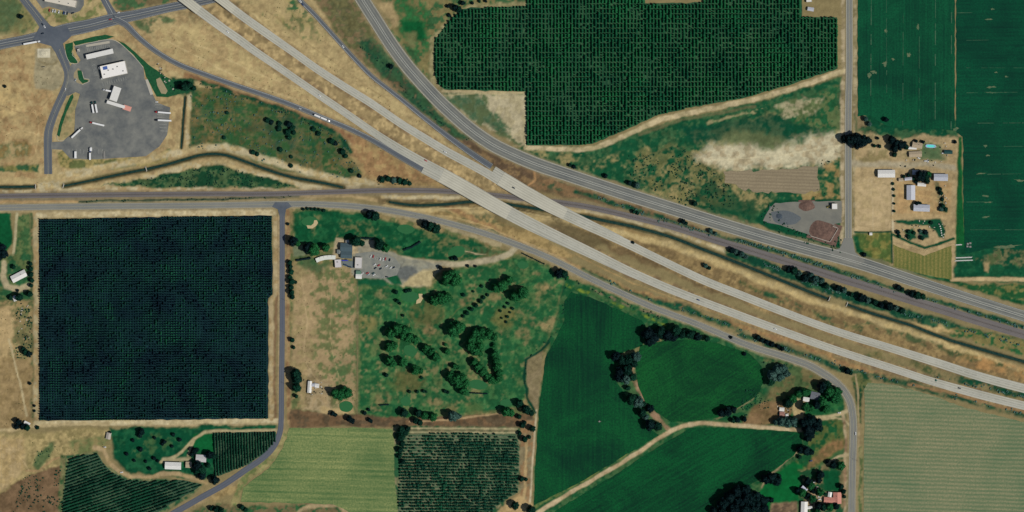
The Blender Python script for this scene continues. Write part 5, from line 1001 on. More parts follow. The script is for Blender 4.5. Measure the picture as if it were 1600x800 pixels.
# ------------------------------------------------------------ buildings
roofw = plain('white_metal_roof', S(214,212,208), .55, .06, .4); roofg = plain('grey_metal_roof', S(176,178,188), .5, .08, .4); roofd = plain('dark_shingle', S(70,88,96), .9, .16, .8); roofp = plain('pink_tile_roof', S(190,130,116), .8, .12, 1); rooft = plain('tan_roof', S(168,152,128), .85, .1, .6); roofb = plain('red_brown_roof', S(150,110,100), .8, .1, .6)
wallw = plain('cream_wall', S(176,170,156), .8, .05, 1); wallg = plain('grey_wall', S(130,128,124), .8, .08, 1); glass = plain('window_glass', S(40,60,74), .12, .1, 1, spec=.6); doorm = plain('door_panel', S(110,100,90), .6, .05, 1); blueM = plain('blue_panel', S(72,98,160), .5, .05, 1); gravr = plain('flat_membrane', S(196,194,190), .85, .08, .3)
unitm = plain('vent_metal', S(150,150,148), .5, .05, 1)
def doors_windows(r, L, Wd, h, n, big=False):
    for sg in (-1, 1):
        y0 = sg*Wd/2
        for i in range(n):
            x = -L/2+L*(i+.5)/n
            if big and sg < 0 and i % 2 == 0: MB().box(x-1.6, x+1.6, min(y0, y0+sg*.08), max(y0, y0+sg*.08), .02, min(h-.4, 3.2)).build('door', doorm, r); continue
            if not big and i == n//2 and sg < 0: MB().box(x-.5, x+.5, min(y0, y0+sg*.08), max(y0, y0+sg*.08), .02, 2.1).build('door', doorm, r); continue
            f = MB().box(x-.7, x+.7, min(y0, y0+sg*.07), max(y0, y0+sg*.07), 1., 2.2).build('window', wallw, r); MB().box(x-.6, x+.6, min(y0+sg*.06, y0+sg*.09), max(y0+sg*.06, y0+sg*.09), 1.1, 2.1).build('pane', glass, f)
def gable(name, lab, cat, x, y, L, Wd, deg, h, rise, rm, wm=wallw, n=3, big=False, group=None, chimney=False):
    r = empty(name, (*W(x, y), 0), R(deg), lab, cat, group); a, b = L/2, Wd/2
    MB().add([(-a,-b,0),(a,-b,0),(a,b,0),(-a,b,0),(-a,-b,h),(a,-b,h),(a,b,h),(-a,b,h),(-a,0,h+rise-.12),(a,0,h+rise-.12)],
             [(0,1,5,4),(2,3,7,6),(1,2,6,9,5),(3,0,4,8,7)]).build('wall', wm, r)
    o = .45; sl_ = rise/b
    for sg in (-1, 1):
        V = []
        for z0 in (0, .14):
            V += [(-a-o, 0, h+rise+z0), (a+o, 0, h+rise+z0), (a+o, sg*(b+o), h-sl_*o+z0), (-a-o, sg*(b+o), h-sl_*o+z0)]
        rp = MB().add(V, [(0,1,2,3),(7,6,5,4),(0,4,5,1),(1,5,6,2),(2,6,7,3),(3,7,4,0)]).build('roof_slope', rm, r)
        if L > 9:
            mb = MB(); k = int(L/2.2)
            for i in range(1, k):
                xx = -a-o+(L+2*o)*i/k; mb.add([(xx-.05, sg*.1, h+rise+.14-sl_*.1), (xx+.05, sg*.1, h+rise+.14-sl_*.1), (xx+.05, sg*(b+o), h-sl_*o+.14), (xx-.05, sg*(b+o), h-sl_*o+.14), (xx, sg*.1, h+rise+.22-sl_*.1), (xx, sg*(b+o), h-sl_*o+.22)], [(0,4,5,3),(4,1,2,5),(3,5,2)])
            tag(mb.build('roof_seam', rm, rp), kind='stuff')
    MB().box(-a-o, a+o, -.16, .16, h+rise+.1, h+rise+.24).build('ridge_cap', rm, r)
    if chimney: MB().box(a*.3, a*.3+.7, .6, 1.3, h, h+rise+.9).build('chimney', roofb, r)
    doors_windows(r, L, Wd, h, n, big); return r
def flat(name, lab, cat, x, y, L, Wd, deg, h, rm=gravr, wm=wallw, n=4, units=2, group=None):
    r = empty(name, (*W(x, y), 0), R(deg), lab, cat, group); a, b = L/2, Wd/2
    MB().box(-a, a, -b, b, 0, h).build('wall', wm, r); MB().box(-a+.05, a-.05, -b+.05, b-.05, h+.004, h+.12).build('roof', rm, r)
    for x0, x1, y0, y1 in ((-a-.15, a+.15, -b-.15, -b+.2), (-a-.15, a+.15, b-.2, b+.15), (-a-.15, -a+.2, -b+.2, b-.2), (a-.2, a+.15, -b+.2, b-.2)): MB().box(x0, x1, y0, y1, h-.3, h+.5).build('parapet', wm, r)
    for i in range(units):
        ux = -a+L*(i+.6)/(units+.4); uy = random.uniform(-b*.5, b*.5); u = MB().box(ux-.9, ux+.9, uy-.7, uy+.7, h+.12, h+1.1).build('roof_unit', unitm, r); MB().cyl((ux, uy, h+1.1), (ux, uy, h+1.25), .45, n=10).build('fan_cover', steel, u)
    doors_windows(r, L, Wd, h, n); return r
def canopy(name, lab, x, y, L, Wd, deg, h, rm, nx_=4, ny_=2, th=.9, cat='canopy'):
    r = empty(name, (*W(x, y), 0), R(deg), lab, cat); a, b = L/2, Wd/2
    MB().box(-a, a, -b, b, h, h+th).build('fascia', rm, r); MB().box(-a+.4, a-.4, -b+.4, b-.4, h+th+.004, h+th+.06).build('roof', rm, r)
    for i in range(nx_):
        for j in range(ny_):
            px_ = -a+L*(i+.5)/nx_; py_ = (-b+Wd*(j+.5)/ny_) if ny_ > 1 else 0; MB().box(px_-.2, px_+.2, py_-.2, py_+.2, .02, h).build('column', unitm, r)
        pump = MB().box(px_-.6, px_+.6, -.4, .4, .02, 1.9).build('fuel_pump', doorm, r) if cat == 'canopy' and L > 20 else None
        if pump: MB().box(px_-.35, px_+.35, -.46, -.405, 1.1, 1.6).build('display', glass, pump)
    return r
canopy('fuel_canopy', 'long white fuel canopy north of the truck stop store', 156.5, 84.8, 43, 7.6, 13, 5.2, roofw, 5, 2)
t_ = flat('truck_stop_store', 'large white flat roofed store with a blue patch on its roof', 'building', 178.5, 109.5, 40, 20, 12.5, 5.4, plain('bright_membrane', S(232,228,224), .8, .04, .3), wallw, 6, 5)
MB().box(-16, -9, 3.2, 8.4, 5.55, 5.75).build('blue_roof_panel', blueM, t_); MB().box(-22.6, -20.3, -10, -7.5, .02, 3.4).build('side_canopy', roofw, t_); MB().box(-22.6, -20.3, 6, 9.5, .02, 3.2).build('side_canopy', roofw, t_)
canopy('truck_canopy', 'tilted white truck fuel canopy in the middle of the lot', 181, 147, 12, 22.5, -19, 5.6, roofw, 2, 4)
canopy('scale_canopy', 'narrow white strip canopy leading off the tilted truck canopy', 181.5, 163.5, 29, 5, -17, 4.2, roofw, 4, 1, .6)
gable('scale_house', 'small building with a pinkish roof at the end of the strip canopy', 'building', 199, 169, 12, 6.5, -18, 3, 1.2, plain('salmon_roof', S(214,150,136), .7, .1, .8), n=3)
flat('service_kiosk', 'small white kiosk left of the long fuel canopy', 'kiosk', 123, 79, 3.6, 4, 10, 3, n=1, units=1)
flat('shop_building', 'long tan-white flat roofed building cut by the top edge', 'building', 95.5, 2, 49, 10.5, -11.5, 5, plain('cream_membrane', S(206,198,184), .85, .06, .3), wallw, 6, 3)
gable('barn', 'white barn at the left of the right farmstead', 'barn', 1384.5, 271.5, 26, 11, 0, 4.6, 1.8, roofw, n=4, big=True)
gable('barn', 'grey and white roofed barn at the right of the farmstead', 'barn', 1469.5, 277.3, 21, 10, -1, 4.4, 2.4, roofg, n=3, big=True)
gable('barn', 'upright grey-white barn in the middle of the brown yard', 'barn', 1422.8, 301, 22, 12.5, 90, 4.2, 1.6, roofg, n=3, big=True)
gable('barn', 'grey roofed barn south of the upright barn', 'barn', 1439.5, 325, 24.5, 10, -2, 4.2, 1.9, roofg, n=3, big=True)
gable('shed', 'small white shed right of the upright barn', 'shed', 1440, 288.5, 12.5, 4.6, -4, 2.8, .8, roofw, n=2)
gable('shed', 'grey shed west of the dark yard tree', 'shed', 1419, 279.5, 11, 4, 6, 2.6, .8, roofg, n=2)
gable('shed', 'short pale shed left of the grey shed', 'shed', 1407.5, 281, 6.5, 4.2, 3, 2.6, .8, rooft, n=1)
gable('house', 'small grey house north of the dark yard tree', 'house', 1430.5, 269.5, 10, 6.4, -3, 3, 1.4, roofg, n=2)
gable('shed', 'low tan shed beside the small grey house', 'shed', 1443, 268.5, 10, 4, -2, 2.6, .8, rooft, n=2)
gable('house', 'tan roofed farmhouse beside the swimming pool', 'house', 1433, 227, 15, 8, -10, 3, 1.6, rooft, n=3, chimney=True)
gable('house', 'wide tan roofed house wing below the farmhouse', 'house', 1430, 241, 19, 8, 3, 3, 1.4, rooft, n=3)
gable('shed', 'small white shed left of the farmhouse', 'shed', 1425.5, 231.5, 12, 3, -2, 2.4, .6, roofw, n=2)
gable('shed', 'dark green roofed shed near the east fence', 'shed', 1481.5, 237.8, 12, 5, -1, 2.8, .9, plain('dark_green_roof', S(18,66,66), .7, .1, .5), n=2)
gable('shed', 'tiny white shed at the top of the dry paddock', 'shed', 1360.5, 365.5, 3.6, 3.4, 0, 2.2, .6, roofw, n=1)
flat('shed', 'square white shed in the gravel yard', 'shed', 1303.8, 322.6, 8.6, 8.6, 0, 5.2, roofw, n=2, units=0)
gable('house', 'dark grey hipped house among bright trees at the curve', 'house', 1273.5, 618.5, 14, 11, -12, 3.2, 2, plain('grey_shingle', S(104,108,116), .9, .1, .8), n=3, chimney=True)
gable('garage', 'white roofed garage left of the dark grey house', 'garage', 1259.5, 624, 9, 6, -8, 2.8, .9, roofw, n=1)
gable('shed', 'white shed in the dry yard near the lane', 'shed', 1221.5, 639.5, 7, 5, -5, 2.6, .8, roofw, n=1)
gable('shed', 'brownish shed just below the white shed', 'shed', 1221.8, 646.5, 7, 6, 0, 2.6, .8, roofb, n=1)
gable('shed', 'tiny white hut beside the brownish shed', 'shed', 1229.5, 648.5, 3.5, 3, 10, 2.2, .6, roofw, n=1)
gable('house', 'pink tiled long wing of the roadside house', 'house', 1296, 781.5, 17, 8.5, -3, 3, 1.6, roofp, n=3)
gable('house', 'pink tiled upper wing of the roadside house', 'house', 1308, 778, 17, 12, 90, 3, 1.9, roofp, n=3, chimney=True)
gable('shed', 'white roofed annex beside the pink house', 'shed', 1296.5, 772.5, 7, 5, 80, 3, .8, roofw, n=1)
gable('barn', 'white barn on the bottom edge left of the pink house', 'barn', 1256.3, 795, 22, 9.5, 88, 3.8, 1.3, roofw, n=3, big=True)
gable('shed', 'white lean-to right of the bottom edge barn', 'shed', 1264, 793, 9, 3.6, 6, 2.6, .7, roofw, n=1)
gable('shed', 'small pale roof tilted among the yard trees', 'shed', 1256.8, 763, 9, 4.2, -40, 2.8, .9, plain('pale_blue_roof', S(190,192,210), .6, .05, .5), n=1)
gable('house', 'white roofed house at the left edge near the curved drive', 'house', 30, 431.5, 24, 10.5, 27, 3.2, 1.6, roofw, n=4, chimney=True)
gable('shed', 'small white shed below the left edge house', 'shed', 24.5, 466, 8, 6.5, -70, 2.8, .9, roofw, n=1)
gable('cottage', 'small white cottage in dark trees at the track end', 'house', 42.5, 662, 9, 5.5, -25, 2.8, 1.1, roofw, n=1)
gable('barn', 'long white barn on the lower left farm', 'barn', 270.8, 727.5, 24.5, 10.5, -2, 4, 1.6, roofw, n=4, big=True)
gable('shed', 'tan shed right of the long white barn', 'shed', 295, 726, 8.6, 8.6, -2, 3, 1, rooft, n=1)
gable('house', 'white-grey house right of the tan shed', 'house', 314.5, 716, 15.5, 10.5, -4, 3.2, 1.6, plain('pale_roof', S(186,182,184), .7, .08, .5), n=3)
gable('clubhouse', 'dark roofed clubhouse main block', 'building', 541.5, 386.5, 18, 12, -2, 4.4, 2.2, roofd, n=3)
gable('clubhouse', 'dark roofed southern wing of the clubhouse', 'building', 541.5, 398.2, 17, 10, -2, 3.6, 1.8, roofd, n=3)
gable('annex', 'grey roofed annex on the west side of the clubhouse', 'building', 530.5, 393.5, 6, 7, 90, 3, 1, plain('annex_roof', S(120,126,124), .8, .1, .6), n=1)
flat('pavilion', 'light roofed pavilion between range shelter and car park', 'building', 528.6, 411.7, 10.2, 12.2, 4, 3.4, plain('lilac_membrane', S(196,190,192), .8, .05, .4), wallw, 2, 1)
flat('cart_barn', 'upright light roofed rectangular building beside the car park', 'building', 560.5, 410.8, 11, 17, -2, 3.8, plain('light_membrane', S(192,188,186), .8, .05, .4), wallw, 3, 1)
gable('shed', 'small green roofed shed at the south of the car park', 'shed', 560.5, 425.8, 7.4, 5.4, -2, 2.8, .8, plain('green_roof', S(92,124,108), .7, .08, .6), n=1)
gable('shed', 'small white roofed shed below the green roofed one', 'shed', 560.7, 431.8, 8.6, 6.6, -2, 2.8, .9, roofw, n=1)
flat('entry_block', 'small white block north of the clubhouse', 'building', 543, 377, 5, 4.4, 0, 2.8, n=1, units=0)
gable('shed', 'upright white shed of the L-shaped group by the lane', 'shed', 484, 604.5, 17.5, 5.4, 86, 3, .8, roofw, n=2)
gable('shed', 'small white shed right of the upright white shed', 'shed', 489.5, 601.5, 5, 4, 0, 2.6, .7, roofg, n=1)
gable('shed', 'pinkish shed right of the L-shaped white group', 'shed', 495.5, 602.5, 6, 5.5, -8, 2.8, .8, roofw, n=1)
gable('shed', 'grey and white shed in the yard north of the slanting orchard', 'shed', 170, 681, 9.5, 6.5, 80, 2.8, .9, plain('taupe_roof', S(168,160,150), .8, .08, .6), n=1)
flat('shed', 'white tank shed by the farm building at the top right corner of the hop yard', 'shed', 1264, 1.5, 8.5, 3.6, 4, 3, roofw, n=1, units=0)
gable('shed', 'grey open shed near the top right corner of the hop yard', 'shed', 1266.5, 14.5, 9, 5, -10, 2.8, .8, roofg, n=1)
# curved driving range shelter: bays under an arched row of roof plates
r = empty('range_shelter', (*W(508, 405), 0), 0, 'curved white roofed driving range shelter west of the clubhouse', 'shelter')
arc = [(494, 407.2), (500, 404.6), (506, 403), (512, 402.2), (518, 402), (524.5, 402.4)]
for i in range(5):
    (xa, ya), (xb, yb) = arc[i], arc[i+1]; ox, oy = W(508, 405); A = np.array(W(xa, ya))-(ox, oy); B = np.array(W(xb, yb))-(ox, oy); d = (B-A)/np.linalg.norm(B-A); n_ = np.array([-d[1], d[0]])
    B2 = B-d*.06; h0 = 2.9+.003*i
    MB().add([(*(A-n_*3.3), h0-.4), (*(B2-n_*3.3), h0-.4), (*(B2+n_*3.3), h0+.2), (*(A+n_*3.3), h0+.2), (*(A-n_*3.3), h0-.25), (*(B2-n_*3.3), h0-.25), (*(B2+n_*3.3), h0+.35), (*(A+n_*3.3), h0+.35)], [(3,2,1,0),(4,5,6,7),(0,1,5,4),(1,2,6,5),(2,3,7,6),(3,0,4,7)]).build('roof_plate', plain('shelter_roof', S(206,208,200), .6, .06, .5) if i == 0 else bpy.data.materials['shelter_roof'], r)
    for q in (A, A+(B-A)*.5): MB().box(q[0]-n_[0]*3-.1, q[0]-n_[0]*3+.1, q[1]-n_[1]*3-.1, q[1]-n_[1]*3+.1, 0, 2.45).build('post', unitm, r)
    MB().add([(*(A+n_*3.0), 0), (*(B2+n_*3.0), 0), (*(B2+n_*3.0), 2.6), (*(A+n_*3.0), 2.6), (*(A+n_*3.12), 0), (*(B2+n_*3.12), 0), (*(B2+n_*3.12), 2.6), (*(A+n_*3.12), 2.6)], [(0,1,2,3),(7,6,5,4),(0,4,5,1),(3,2,6,7),(0,3,7,4),(1,5,6,2)]).build('back_wall', wallw, r)
# terrace with a blue awning and umbrellas south of the clubhouse
sheet('terrace', [(535,408),(553,408),(553,419),(545,418),(534,414)], plain('terrace_slab', S(104,112,112), .9, .08, .4), .09, 'grey terrace between pavilion and upright building', jit=0)
r = empty('awning', (*W(539, 407), 0), R(0), 'narrow blue awning along the terrace edge', 'awning'); MB().box(-5.2, 5.2, -.7, .7, 2.6, 2.75).build('cloth', plain('blue_cloth', S(52,58,170), .8, .05, 1), r)
for x in (-4.9, 0, 4.9): MB().cyl((x, -.5, 0), (x, -.5, 2.6), .06, n=6).build('post', unitm, r)
for i, (x, y) in enumerate([(538.5,413.5),(541.5,414.5),(545,416.5),(548.5,417.5)]):
    r = empty('parasol', (*W(x, y), .09), 0, 'dark blue parasol on the terrace, %s from the left' % ordn(i+1), 'parasol', 'parasols on the terrace')
    MB().cyl((0,0,0), (0,0,2.4), .05, n=6).build('pole', unitm, r); mb = MB(); mb.loft([[(math.cos(k*math.pi/4)*1.2, math.sin(k*math.pi/4)*1.2, 2.1) for k in range(8)], [(math.cos(k*math.pi/4)*.08, math.sin(k*math.pi/4)*.08, 2.7) for k in range(8)]]); mb.build('canopy', plain('navy_cloth', S(34,60,90), .8, .05, 1) if i == 0 else bpy.data.materials['navy_cloth'], r)
hedgem = LEAF['n']
for x, y, L, dg, l in [(637.5,388,14,17,'low dark leafy strip left of the pair on the northern fairway'),(650.5,381.5,14,32,'low dark leafy strip right of the pair on the northern fairway'),(474,405,22,10,'dark thin hedge west of the driving range shelter'),(748,614.5,26,-3,'thin dark leafy strip below the southern putting green'),(600,632.5,14,4,'short thin hedge near the south-west of the course'),(574,372.5,20,-3,'dark hedge between two clubhouse trees')]:  # fairway pair and strip below the southern green are plain dark clump rows
    k = int(L/1.1); V, F = clumps(np.linspace(-L/2, L/2, k), rng.normal(0, .15, k), np.full(k, 1.), np.full(k, 1.1 if L > 24 or L < 15 and y > 600 else 2.), np.full(k, 2.6), 7, int(x))
    o = link('hedge', nmesh('hedge', V, F, hedgem), loc=(*W(x, y), 0)); o.rotation_euler = (0, 0, R(dg)); tag(o, l, 'hedge')
k = 14; V, F = clumps(np.linspace(-19, 19, k), np.zeros(k), np.full(k, 1.3), np.full(k, 1.2), np.full(k, 1.8), 7, 9)
o = link('hedge', nmesh('hedge', V, F, hedgem), loc=(*W(833, 404), 0)); o.rotation_euler = (0, 0, R(-26)); tag(o, 'low hedge row along the county road by the course entrance', 'hedge')
# swimming pool
r = empty('swimming_pool', (*W(1454, 228.3), 0), R(-3), 'turquoise swimming pool with a pale deck behind the farmhouse', 'pool'); r.scale = (.86, .8, 1)
def ov(a, b, z, n=20, sq=.6): return [(a*math.copysign(abs(math.cos(t))**sq, math.cos(t)), b*math.copysign(abs(math.sin(t))**sq, math.sin(t)), z) for t in [i*2*math.pi/n for i in range(n)]]
mb = MB(); mb.loft([ov(9.4, 3.4, 0), ov(9.4, 3.4, 1.0), ov(7.2, 2.3, 1.0), ov(7.2, 2.3, .2)], cap=False); mb.build('rim', plain('pool_rim', S(150,176,206), .6, .05, 1), r)
mb = MB(); mb.add(ov(7.3, 2.4, .75), [tuple(range(20))]); mb.build('water', plain('pool_water', S(96,220,212), .1, .05, 1, spec=.5), r)
# stockpiles with bay walls, in the gravel yard
def pile(lab, x, y, rx, ry, h, dg, m, seed):
    g = np.random.default_rng(seed); n = 26; u = np.linspace(-1, 1, n); XX, YY = np.meshgrid(u, u); d = np.sqrt(XX**2+YY**2)*(1+.14*vnoise(XX*10, YY*10, 6., seed)); zz = h*(1-sm(d, .25, .97))*(1+.2*vnoise(XX*20, YY*20, 4., seed+1))-.06
    V = np.stack([XX*rx, YY*ry, zz], -1).reshape(-1, 3); ii = np.arange(n*n).reshape(n, n); F = np.stack([ii[:-1,:-1], ii[:-1,1:], ii[1:,1:], ii[1:,:-1]], -1).reshape(-1, 4)
    o = link('stockpile', nmesh('stockpile', V, F, m, True), loc=(*W(x, y), .05)); o.rotation_euler = (0, 0, R(dg)); tag(o, lab, 'stockpile')
pilem = plain('red_bark', S(92,72,66), .95, .25, .3, col2=S(122,96,84)); pilem2 = plain('dark_gravel', S(92,98,102), .95, .15, .5)
pile('large red-brown pile inside the walled corner of the gravel yard', 1288, 362, 24, 17, 3, -18, pilem, 3); pile('small red-brown pile at the top of the gravel yard', 1260.5, 321.5, 13, 9, 2, 0, pilem, 5)
pile('flat blue-grey gravel pile in the left of the gravel yard', 1228, 340, 28, 13, .7, -10, pilem2, 8); pile('dark core heap of the blue-grey gravel', 1218, 338, 8, 6, 1.2, -8, plain('darker_gravel', S(66,76,86), .95, .15, .5), 9)
pile('pale rubble mound in the round turning circle', 68.5, 83, 10, 7, 1.6, 0, plain('pale_rubble', S(196,188,164), .95, .2, .8), 12)
bayw = plain('bay_wall', S(168,158,148), .85, .08, .6)
r = empty('retaining_wall', (*W(1303, 367), 0), 0, 'L-shaped pale wall around the large red-brown pile', 'wall')
ox, oy = W(1303, 367)
for (xa, ya), (xb, yb) in (((1297,377.5),(1309.5,357)), ((1266,368.5),(1296.4,378)), ((1309,356.6),(1301,353.5))):
    A = np.array(W(xa, ya))-(ox, oy); B = np.array(W(xb, yb))-(ox, oy); L = np.linalg.norm(B-A); d = (B-A)/L; n_ = np.array([-d[1], d[0]])*.45; k = max(1, int(L/3))
    for i in range(k):
        a = A+d*(L*i/k+.04); b = A+d*(L*(i+1)/k-.04); MB().add([(*(a-n_), 0), (*(b-n_), 0), (*(b+n_), 0), (*(a+n_), 0), (*(a-n_), 1.8), (*(b-n_), 1.8), (*(b+n_), 1.8), (*(a+n_), 1.8)], [(3,2,1,0),(4,5,6,7),(0,1,5,4),(1,2,6,5),(2,3,7,6),(3,0,4,7)]).build('block', bayw, r)
# fences
def fence(P, lab, sp=4, h=1.6, m=steel):
    mb = MB(); r = empty('fence', (*W(*P[0]), 0), 0, lab, 'fence'); ox, oy = W(*P[0]); pts = []
    for (xa, ya), (xb, yb) in zip(P[:-1], P[1:]):
        L = math.hypot(xb-xa, yb-ya); k = max(1, int(L/sp)); pts += [(xa+(xb-xa)*i/k, ya+(yb-ya)*i/k) for i in range(k)]
    pts.append(P[-1]); pts = [(W(*q)[0]-ox, W(*q)[1]-oy) for q in pts]
    pm = bpy.data.meshes.get('fence_post') or MB().box(-.07, .07, -.07, .07, 0, 1.7).mesh('fence_post', timber)
    for q in pts: link('post', pm, r, loc=(q[0], q[1], 0))
    for z in (.6, 1.3):
        mb = MB()
        for a, b in zip(pts[:-1], pts[1:]):
            d = Vector((b[0]-a[0], b[1]-a[1], 0)).normalized(); n_ = Vector((-d.y, d.x, 0))*.03
            mb.add([(a[0]-n_.x, a[1]-n_.y, z), (b[0]-n_.x, b[1]-n_.y, z), (b[0]+n_.x, b[1]+n_.y, z+.05), (a[0]+n_.x, a[1]+n_.y, z+.05), (a[0], a[1], z+.1), (b[0], b[1], z+.1)], [(0,1,5,4),(3,4,5,2),(0,3,2,1)])
        mb.build('wire', m, r)
fence([(1211,315),(1249,313),(1317,312),(1316,349)], 'wire fence along the top and right of the gravel yard'); fence([(1335,279),(1335,362),(1393,362),(1395,280)], 'wire fence round the bare corral', 5)
fence([(1498,214),(1498,380),(1470,382),(1444,392),(1394,378)], 'wire fence on the east and south side of the farmstead', 6); fence([(1394,364),(1394,412)], 'wire fence between the two dry paddocks', 5); fence([(559,432),(558,655)], 'wire fence between dry range and golf course', 6)
# utility poles
def upole(x, y, dg, lab, h=10):
    r = empty('utility_pole', (*W(x, y), zg(x, y)), R(dg), lab, 'pole', 'wooden utility poles'); MB().cyl((0,0,0), (0,0,h), .16, .11, 7).build('pole', timber, r); MB().box(-1.2, 1.2, -.07, .07, h-.9, h-.72).build('crossarm', timber, r)
    for x_ in (-1.05, -.45, .45, 1.05): MB().cyl((x_, 0, h-.72), (x_, 0, h-.5), .05, n=5).build('insulator', white, r)
for x, y, dg, l in [(258,256,20,'utility pole beside the canal gate south of the truck stop'),(1313,40,90,'utility pole west of the side road near the top edge'),(1313,100,90,'utility pole west of the side road beside the hop yard corner'),(1313,170,90,'utility pole west of the side road above the bare ground'),(1313,240,90,'utility pole west of the side road beside the bare white ground'),(447,520,0,'utility pole right of the lane beside the dry range'),(447,600,0,'utility pole right of the lane near the L-shaped sheds'),(448,470,0,'utility pole right of the lane below the dark tree column'),(1340,720,90,'utility pole right of the county road by the cut hay field'),(66,288,0,'utility pole at the dirt crossing of the left canal'),(96,26,60,'light pole in front of the top edge parking')]: upole(x, y, dg, l)
# irrigation pipes stacked in rows
pipew = plain('aluminium_pipe', S(206,206,200), .4, .05, 1)
for j, (x, y, dg, L, l) in enumerate([(1506,402.5,2,28,'upper stack of pale irrigation pipes at the field corner'),(1506,407,2,30,'lower stack of pale irrigation pipes at the field corner'),(1498,382.5,3,12,'short pipe stack above the two long ones')]):
    r = empty('pipe_stack', (*W(x, y), 0), R(dg), l, 'pipes', 'irrigation pipes on the ground')
    for q in range(5): MB().cyl((-L/2+random.uniform(0, 2), -.7+.36*q, .2), (L/2-random.uniform(0, 2), -.7+.36*q, .2), .17, n=6).build('pipe', pipew, r)
for i, (x, y) in enumerate([(1467.5,350),(1469,353.5),(1469.8,357),(1470.5,360.5),(1471,364),(1471.5,367.5)]):
    o = MB().box(-.9, .9, -.8, .8, 0, 1).build('crate', pipew, bevel=.08); o.location = (*W(x, y), 0); tag(o, 'pale crate in the slanting garden row, %s from the top' % ordn(i+1), 'crate', 'crates in the garden row')
for i, (x, y) in enumerate([(1512,381),(1516,380),(1511.5,385),(1516,385.5)]):
    o = MB().box(-1.6, 1.6, -1.4, 1.4, 0, 1.2).build('pallet_stack', wallg, bevel=.1); o.location = (*W(x, y), 0); tag(o, 'grey pallet stack beside the pipe stacks, %s of four' % ordn(i+1), 'pallets', 'pallet stacks')
# ------------------------------------------------------------ vehicles
tyre = plain('tyre_rubber', S(34,34,38), .9, .1, 3); CARM = {}
for nme, c in dict(white=(222,222,222), red=(176,52,52), black=(24,32,48), silver=(176,180,184), blue=(40,62,110), green=(20,66,66), pink=(200,120,130)).items():
    mm = plain('paint_'+nme, S(*c), .3, .02, 1, spec=.5); CARM[nme] = mm
def ring(x, hw, z0, z1, tp=1.): return [(x, -hw, z0), (x, hw, z0), (x, hw*tp, z1), (x, -hw*tp, z1)]
wheel_me = MB().cyl((0,-.12,0), (0,.12,0), .33, n=12).mesh('wheel', tyre); rim_me = MB().cyl((0,-.135,0), (0,.135,0), .19, n=8).mesh('rim', pipew)
def wheels(r, pts, s=1.):
    for x, y in pts:
        w_ = link('wheel', wheel_me, r, loc=(x, y, .33*s)); w_.scale = (s, s, s); link('rim', rim_me, w_)
def mcar(col, kind='car'):
    r = empty('parked_car', (0, 0, 0)); m = CARM[col]; mb = MB()
    mb.loft([ring(-2.35,.8,.45,.8,.9), ring(-2.2,.92,.3,.95,.92), ring(-1.2,.95,.25,1.0,.93), ring(1.0,.95,.25,.98,.93), ring(2.1,.9,.3,.82,.9), ring(2.35,.74,.45,.66,.9)]); mb.build('body', m, r)
    gl = MB(); x0, x1, x2, x3 = (-2.0,-1.6,.3,1.1) if kind == 'car' else (-.5,-.3,.6,1.2)
    gl.loft([ring(x0,.84,.94,.97), ring(x1,.82,.94,1.4,.86), ring(x2,.82,.94,1.42,.86), ring(x3,.84,.94,.99)]); gl.build('windows', glass, r)
    rf = MB(); rf.loft([[(x1+.1,-.66,1.41),(x1+.1,.66,1.41),(x1+.1,.62,1.47),(x1+.1,-.62,1.47)], [(x2-.05,-.66,1.43),(x2-.05,.66,1.43),(x2-.05,.62,1.49),(x2-.05,-.62,1.49)]]); rf.build('roof', m, r)
    if kind == 'pickup': MB().box(-2.2,-.6,-.75,.75,.97,1.0).build('bed_floor', doorm, r); MB().box(-2.25,-.6,.78,.88,.95,1.2).build('bed_side', m, r); MB().box(-2.25,-.6,-.88,-.78,.95,1.2).build('bed_side', m, r)
    wheels(r, [(-1.4,.86),(-1.4,-.86),(1.4,.86),(1.4,-.86)])
    for s in (-1, 1): MB().box(2.2, 2.33, s*.6-.14, s*.6+.14, .6, .74).build('headlight', white, r)
    return r
protos = {}
def vehicle(col, x, y, dg, lab, kind='car', sc=1., z=0, group=None, cat=None, name='parked_car'):
    k = (col, kind)
    if k not in protos: protos[k] = mcar(col, kind); o = protos[k]; o.location = (*W(x, y), z); o.rotation_euler = (0, 0, R(dg))
    else: o = copy_thing(protos[k], (*W(x, y), z), R(dg))
    o.scale = (sc, sc, sc); o.name = name
    for a in ('label','group','category'):
        if a in o: del o[a]
    tag(o, lab, cat or ('pickup' if kind == 'pickup' else 'car'), group); return o
g_ = 'cars in the club car park'
for col, x, y, dg, l in [('white',579.5,400.5,75,'white car beside a red one at the top left of the club car park'),('red',583.5,400.8,75,'red car right of the top left white car in the club car park'),('white',594,404.8,75,'white car, left of three close together in the top row of the club car park'),('white',598.6,405.6,75,'white car touching the middle red car in the club car park top row'),('red',602.4,404.6,78,'red car at the right of the close three in the top row'),('black',609,406,78,'black car alone at the right end of the top row'),('white',585.4,413.7,28,'white car at the left end of the middle row of the club car park'),('red',592,414.6,30,'red car in the middle row of the club car park'),('white',604,416.2,28,'white car with reddish tail in the middle row'),('white',610.6,418.2,30,'white car beside the black one at the right of the middle row'),('black',615.2,418,30,'black car at the right end of the middle row'),('black',586.6,418.8,35,'black car below the left white car of the middle row'),('black',594.8,419.8,35,'black car in the lower row of the club car park'),('white',566,427.6,40,'white car beside the green roofed shed'),('red',574,426.6,20,'red car at the bottom of the club car park'),('silver',575.8,429,30,'silver car below the red one at the bottom of the club car park'),('white',584.2,429.6,25,'white car at the bottom right of the club car park'),('green',583.2,426.8,25,'dark green car behind the bottom right white car')]:
    vehicle(col, x, y, dg, l, z=.06, group=g_)
g_ = 'cars parked at the top edge lot'
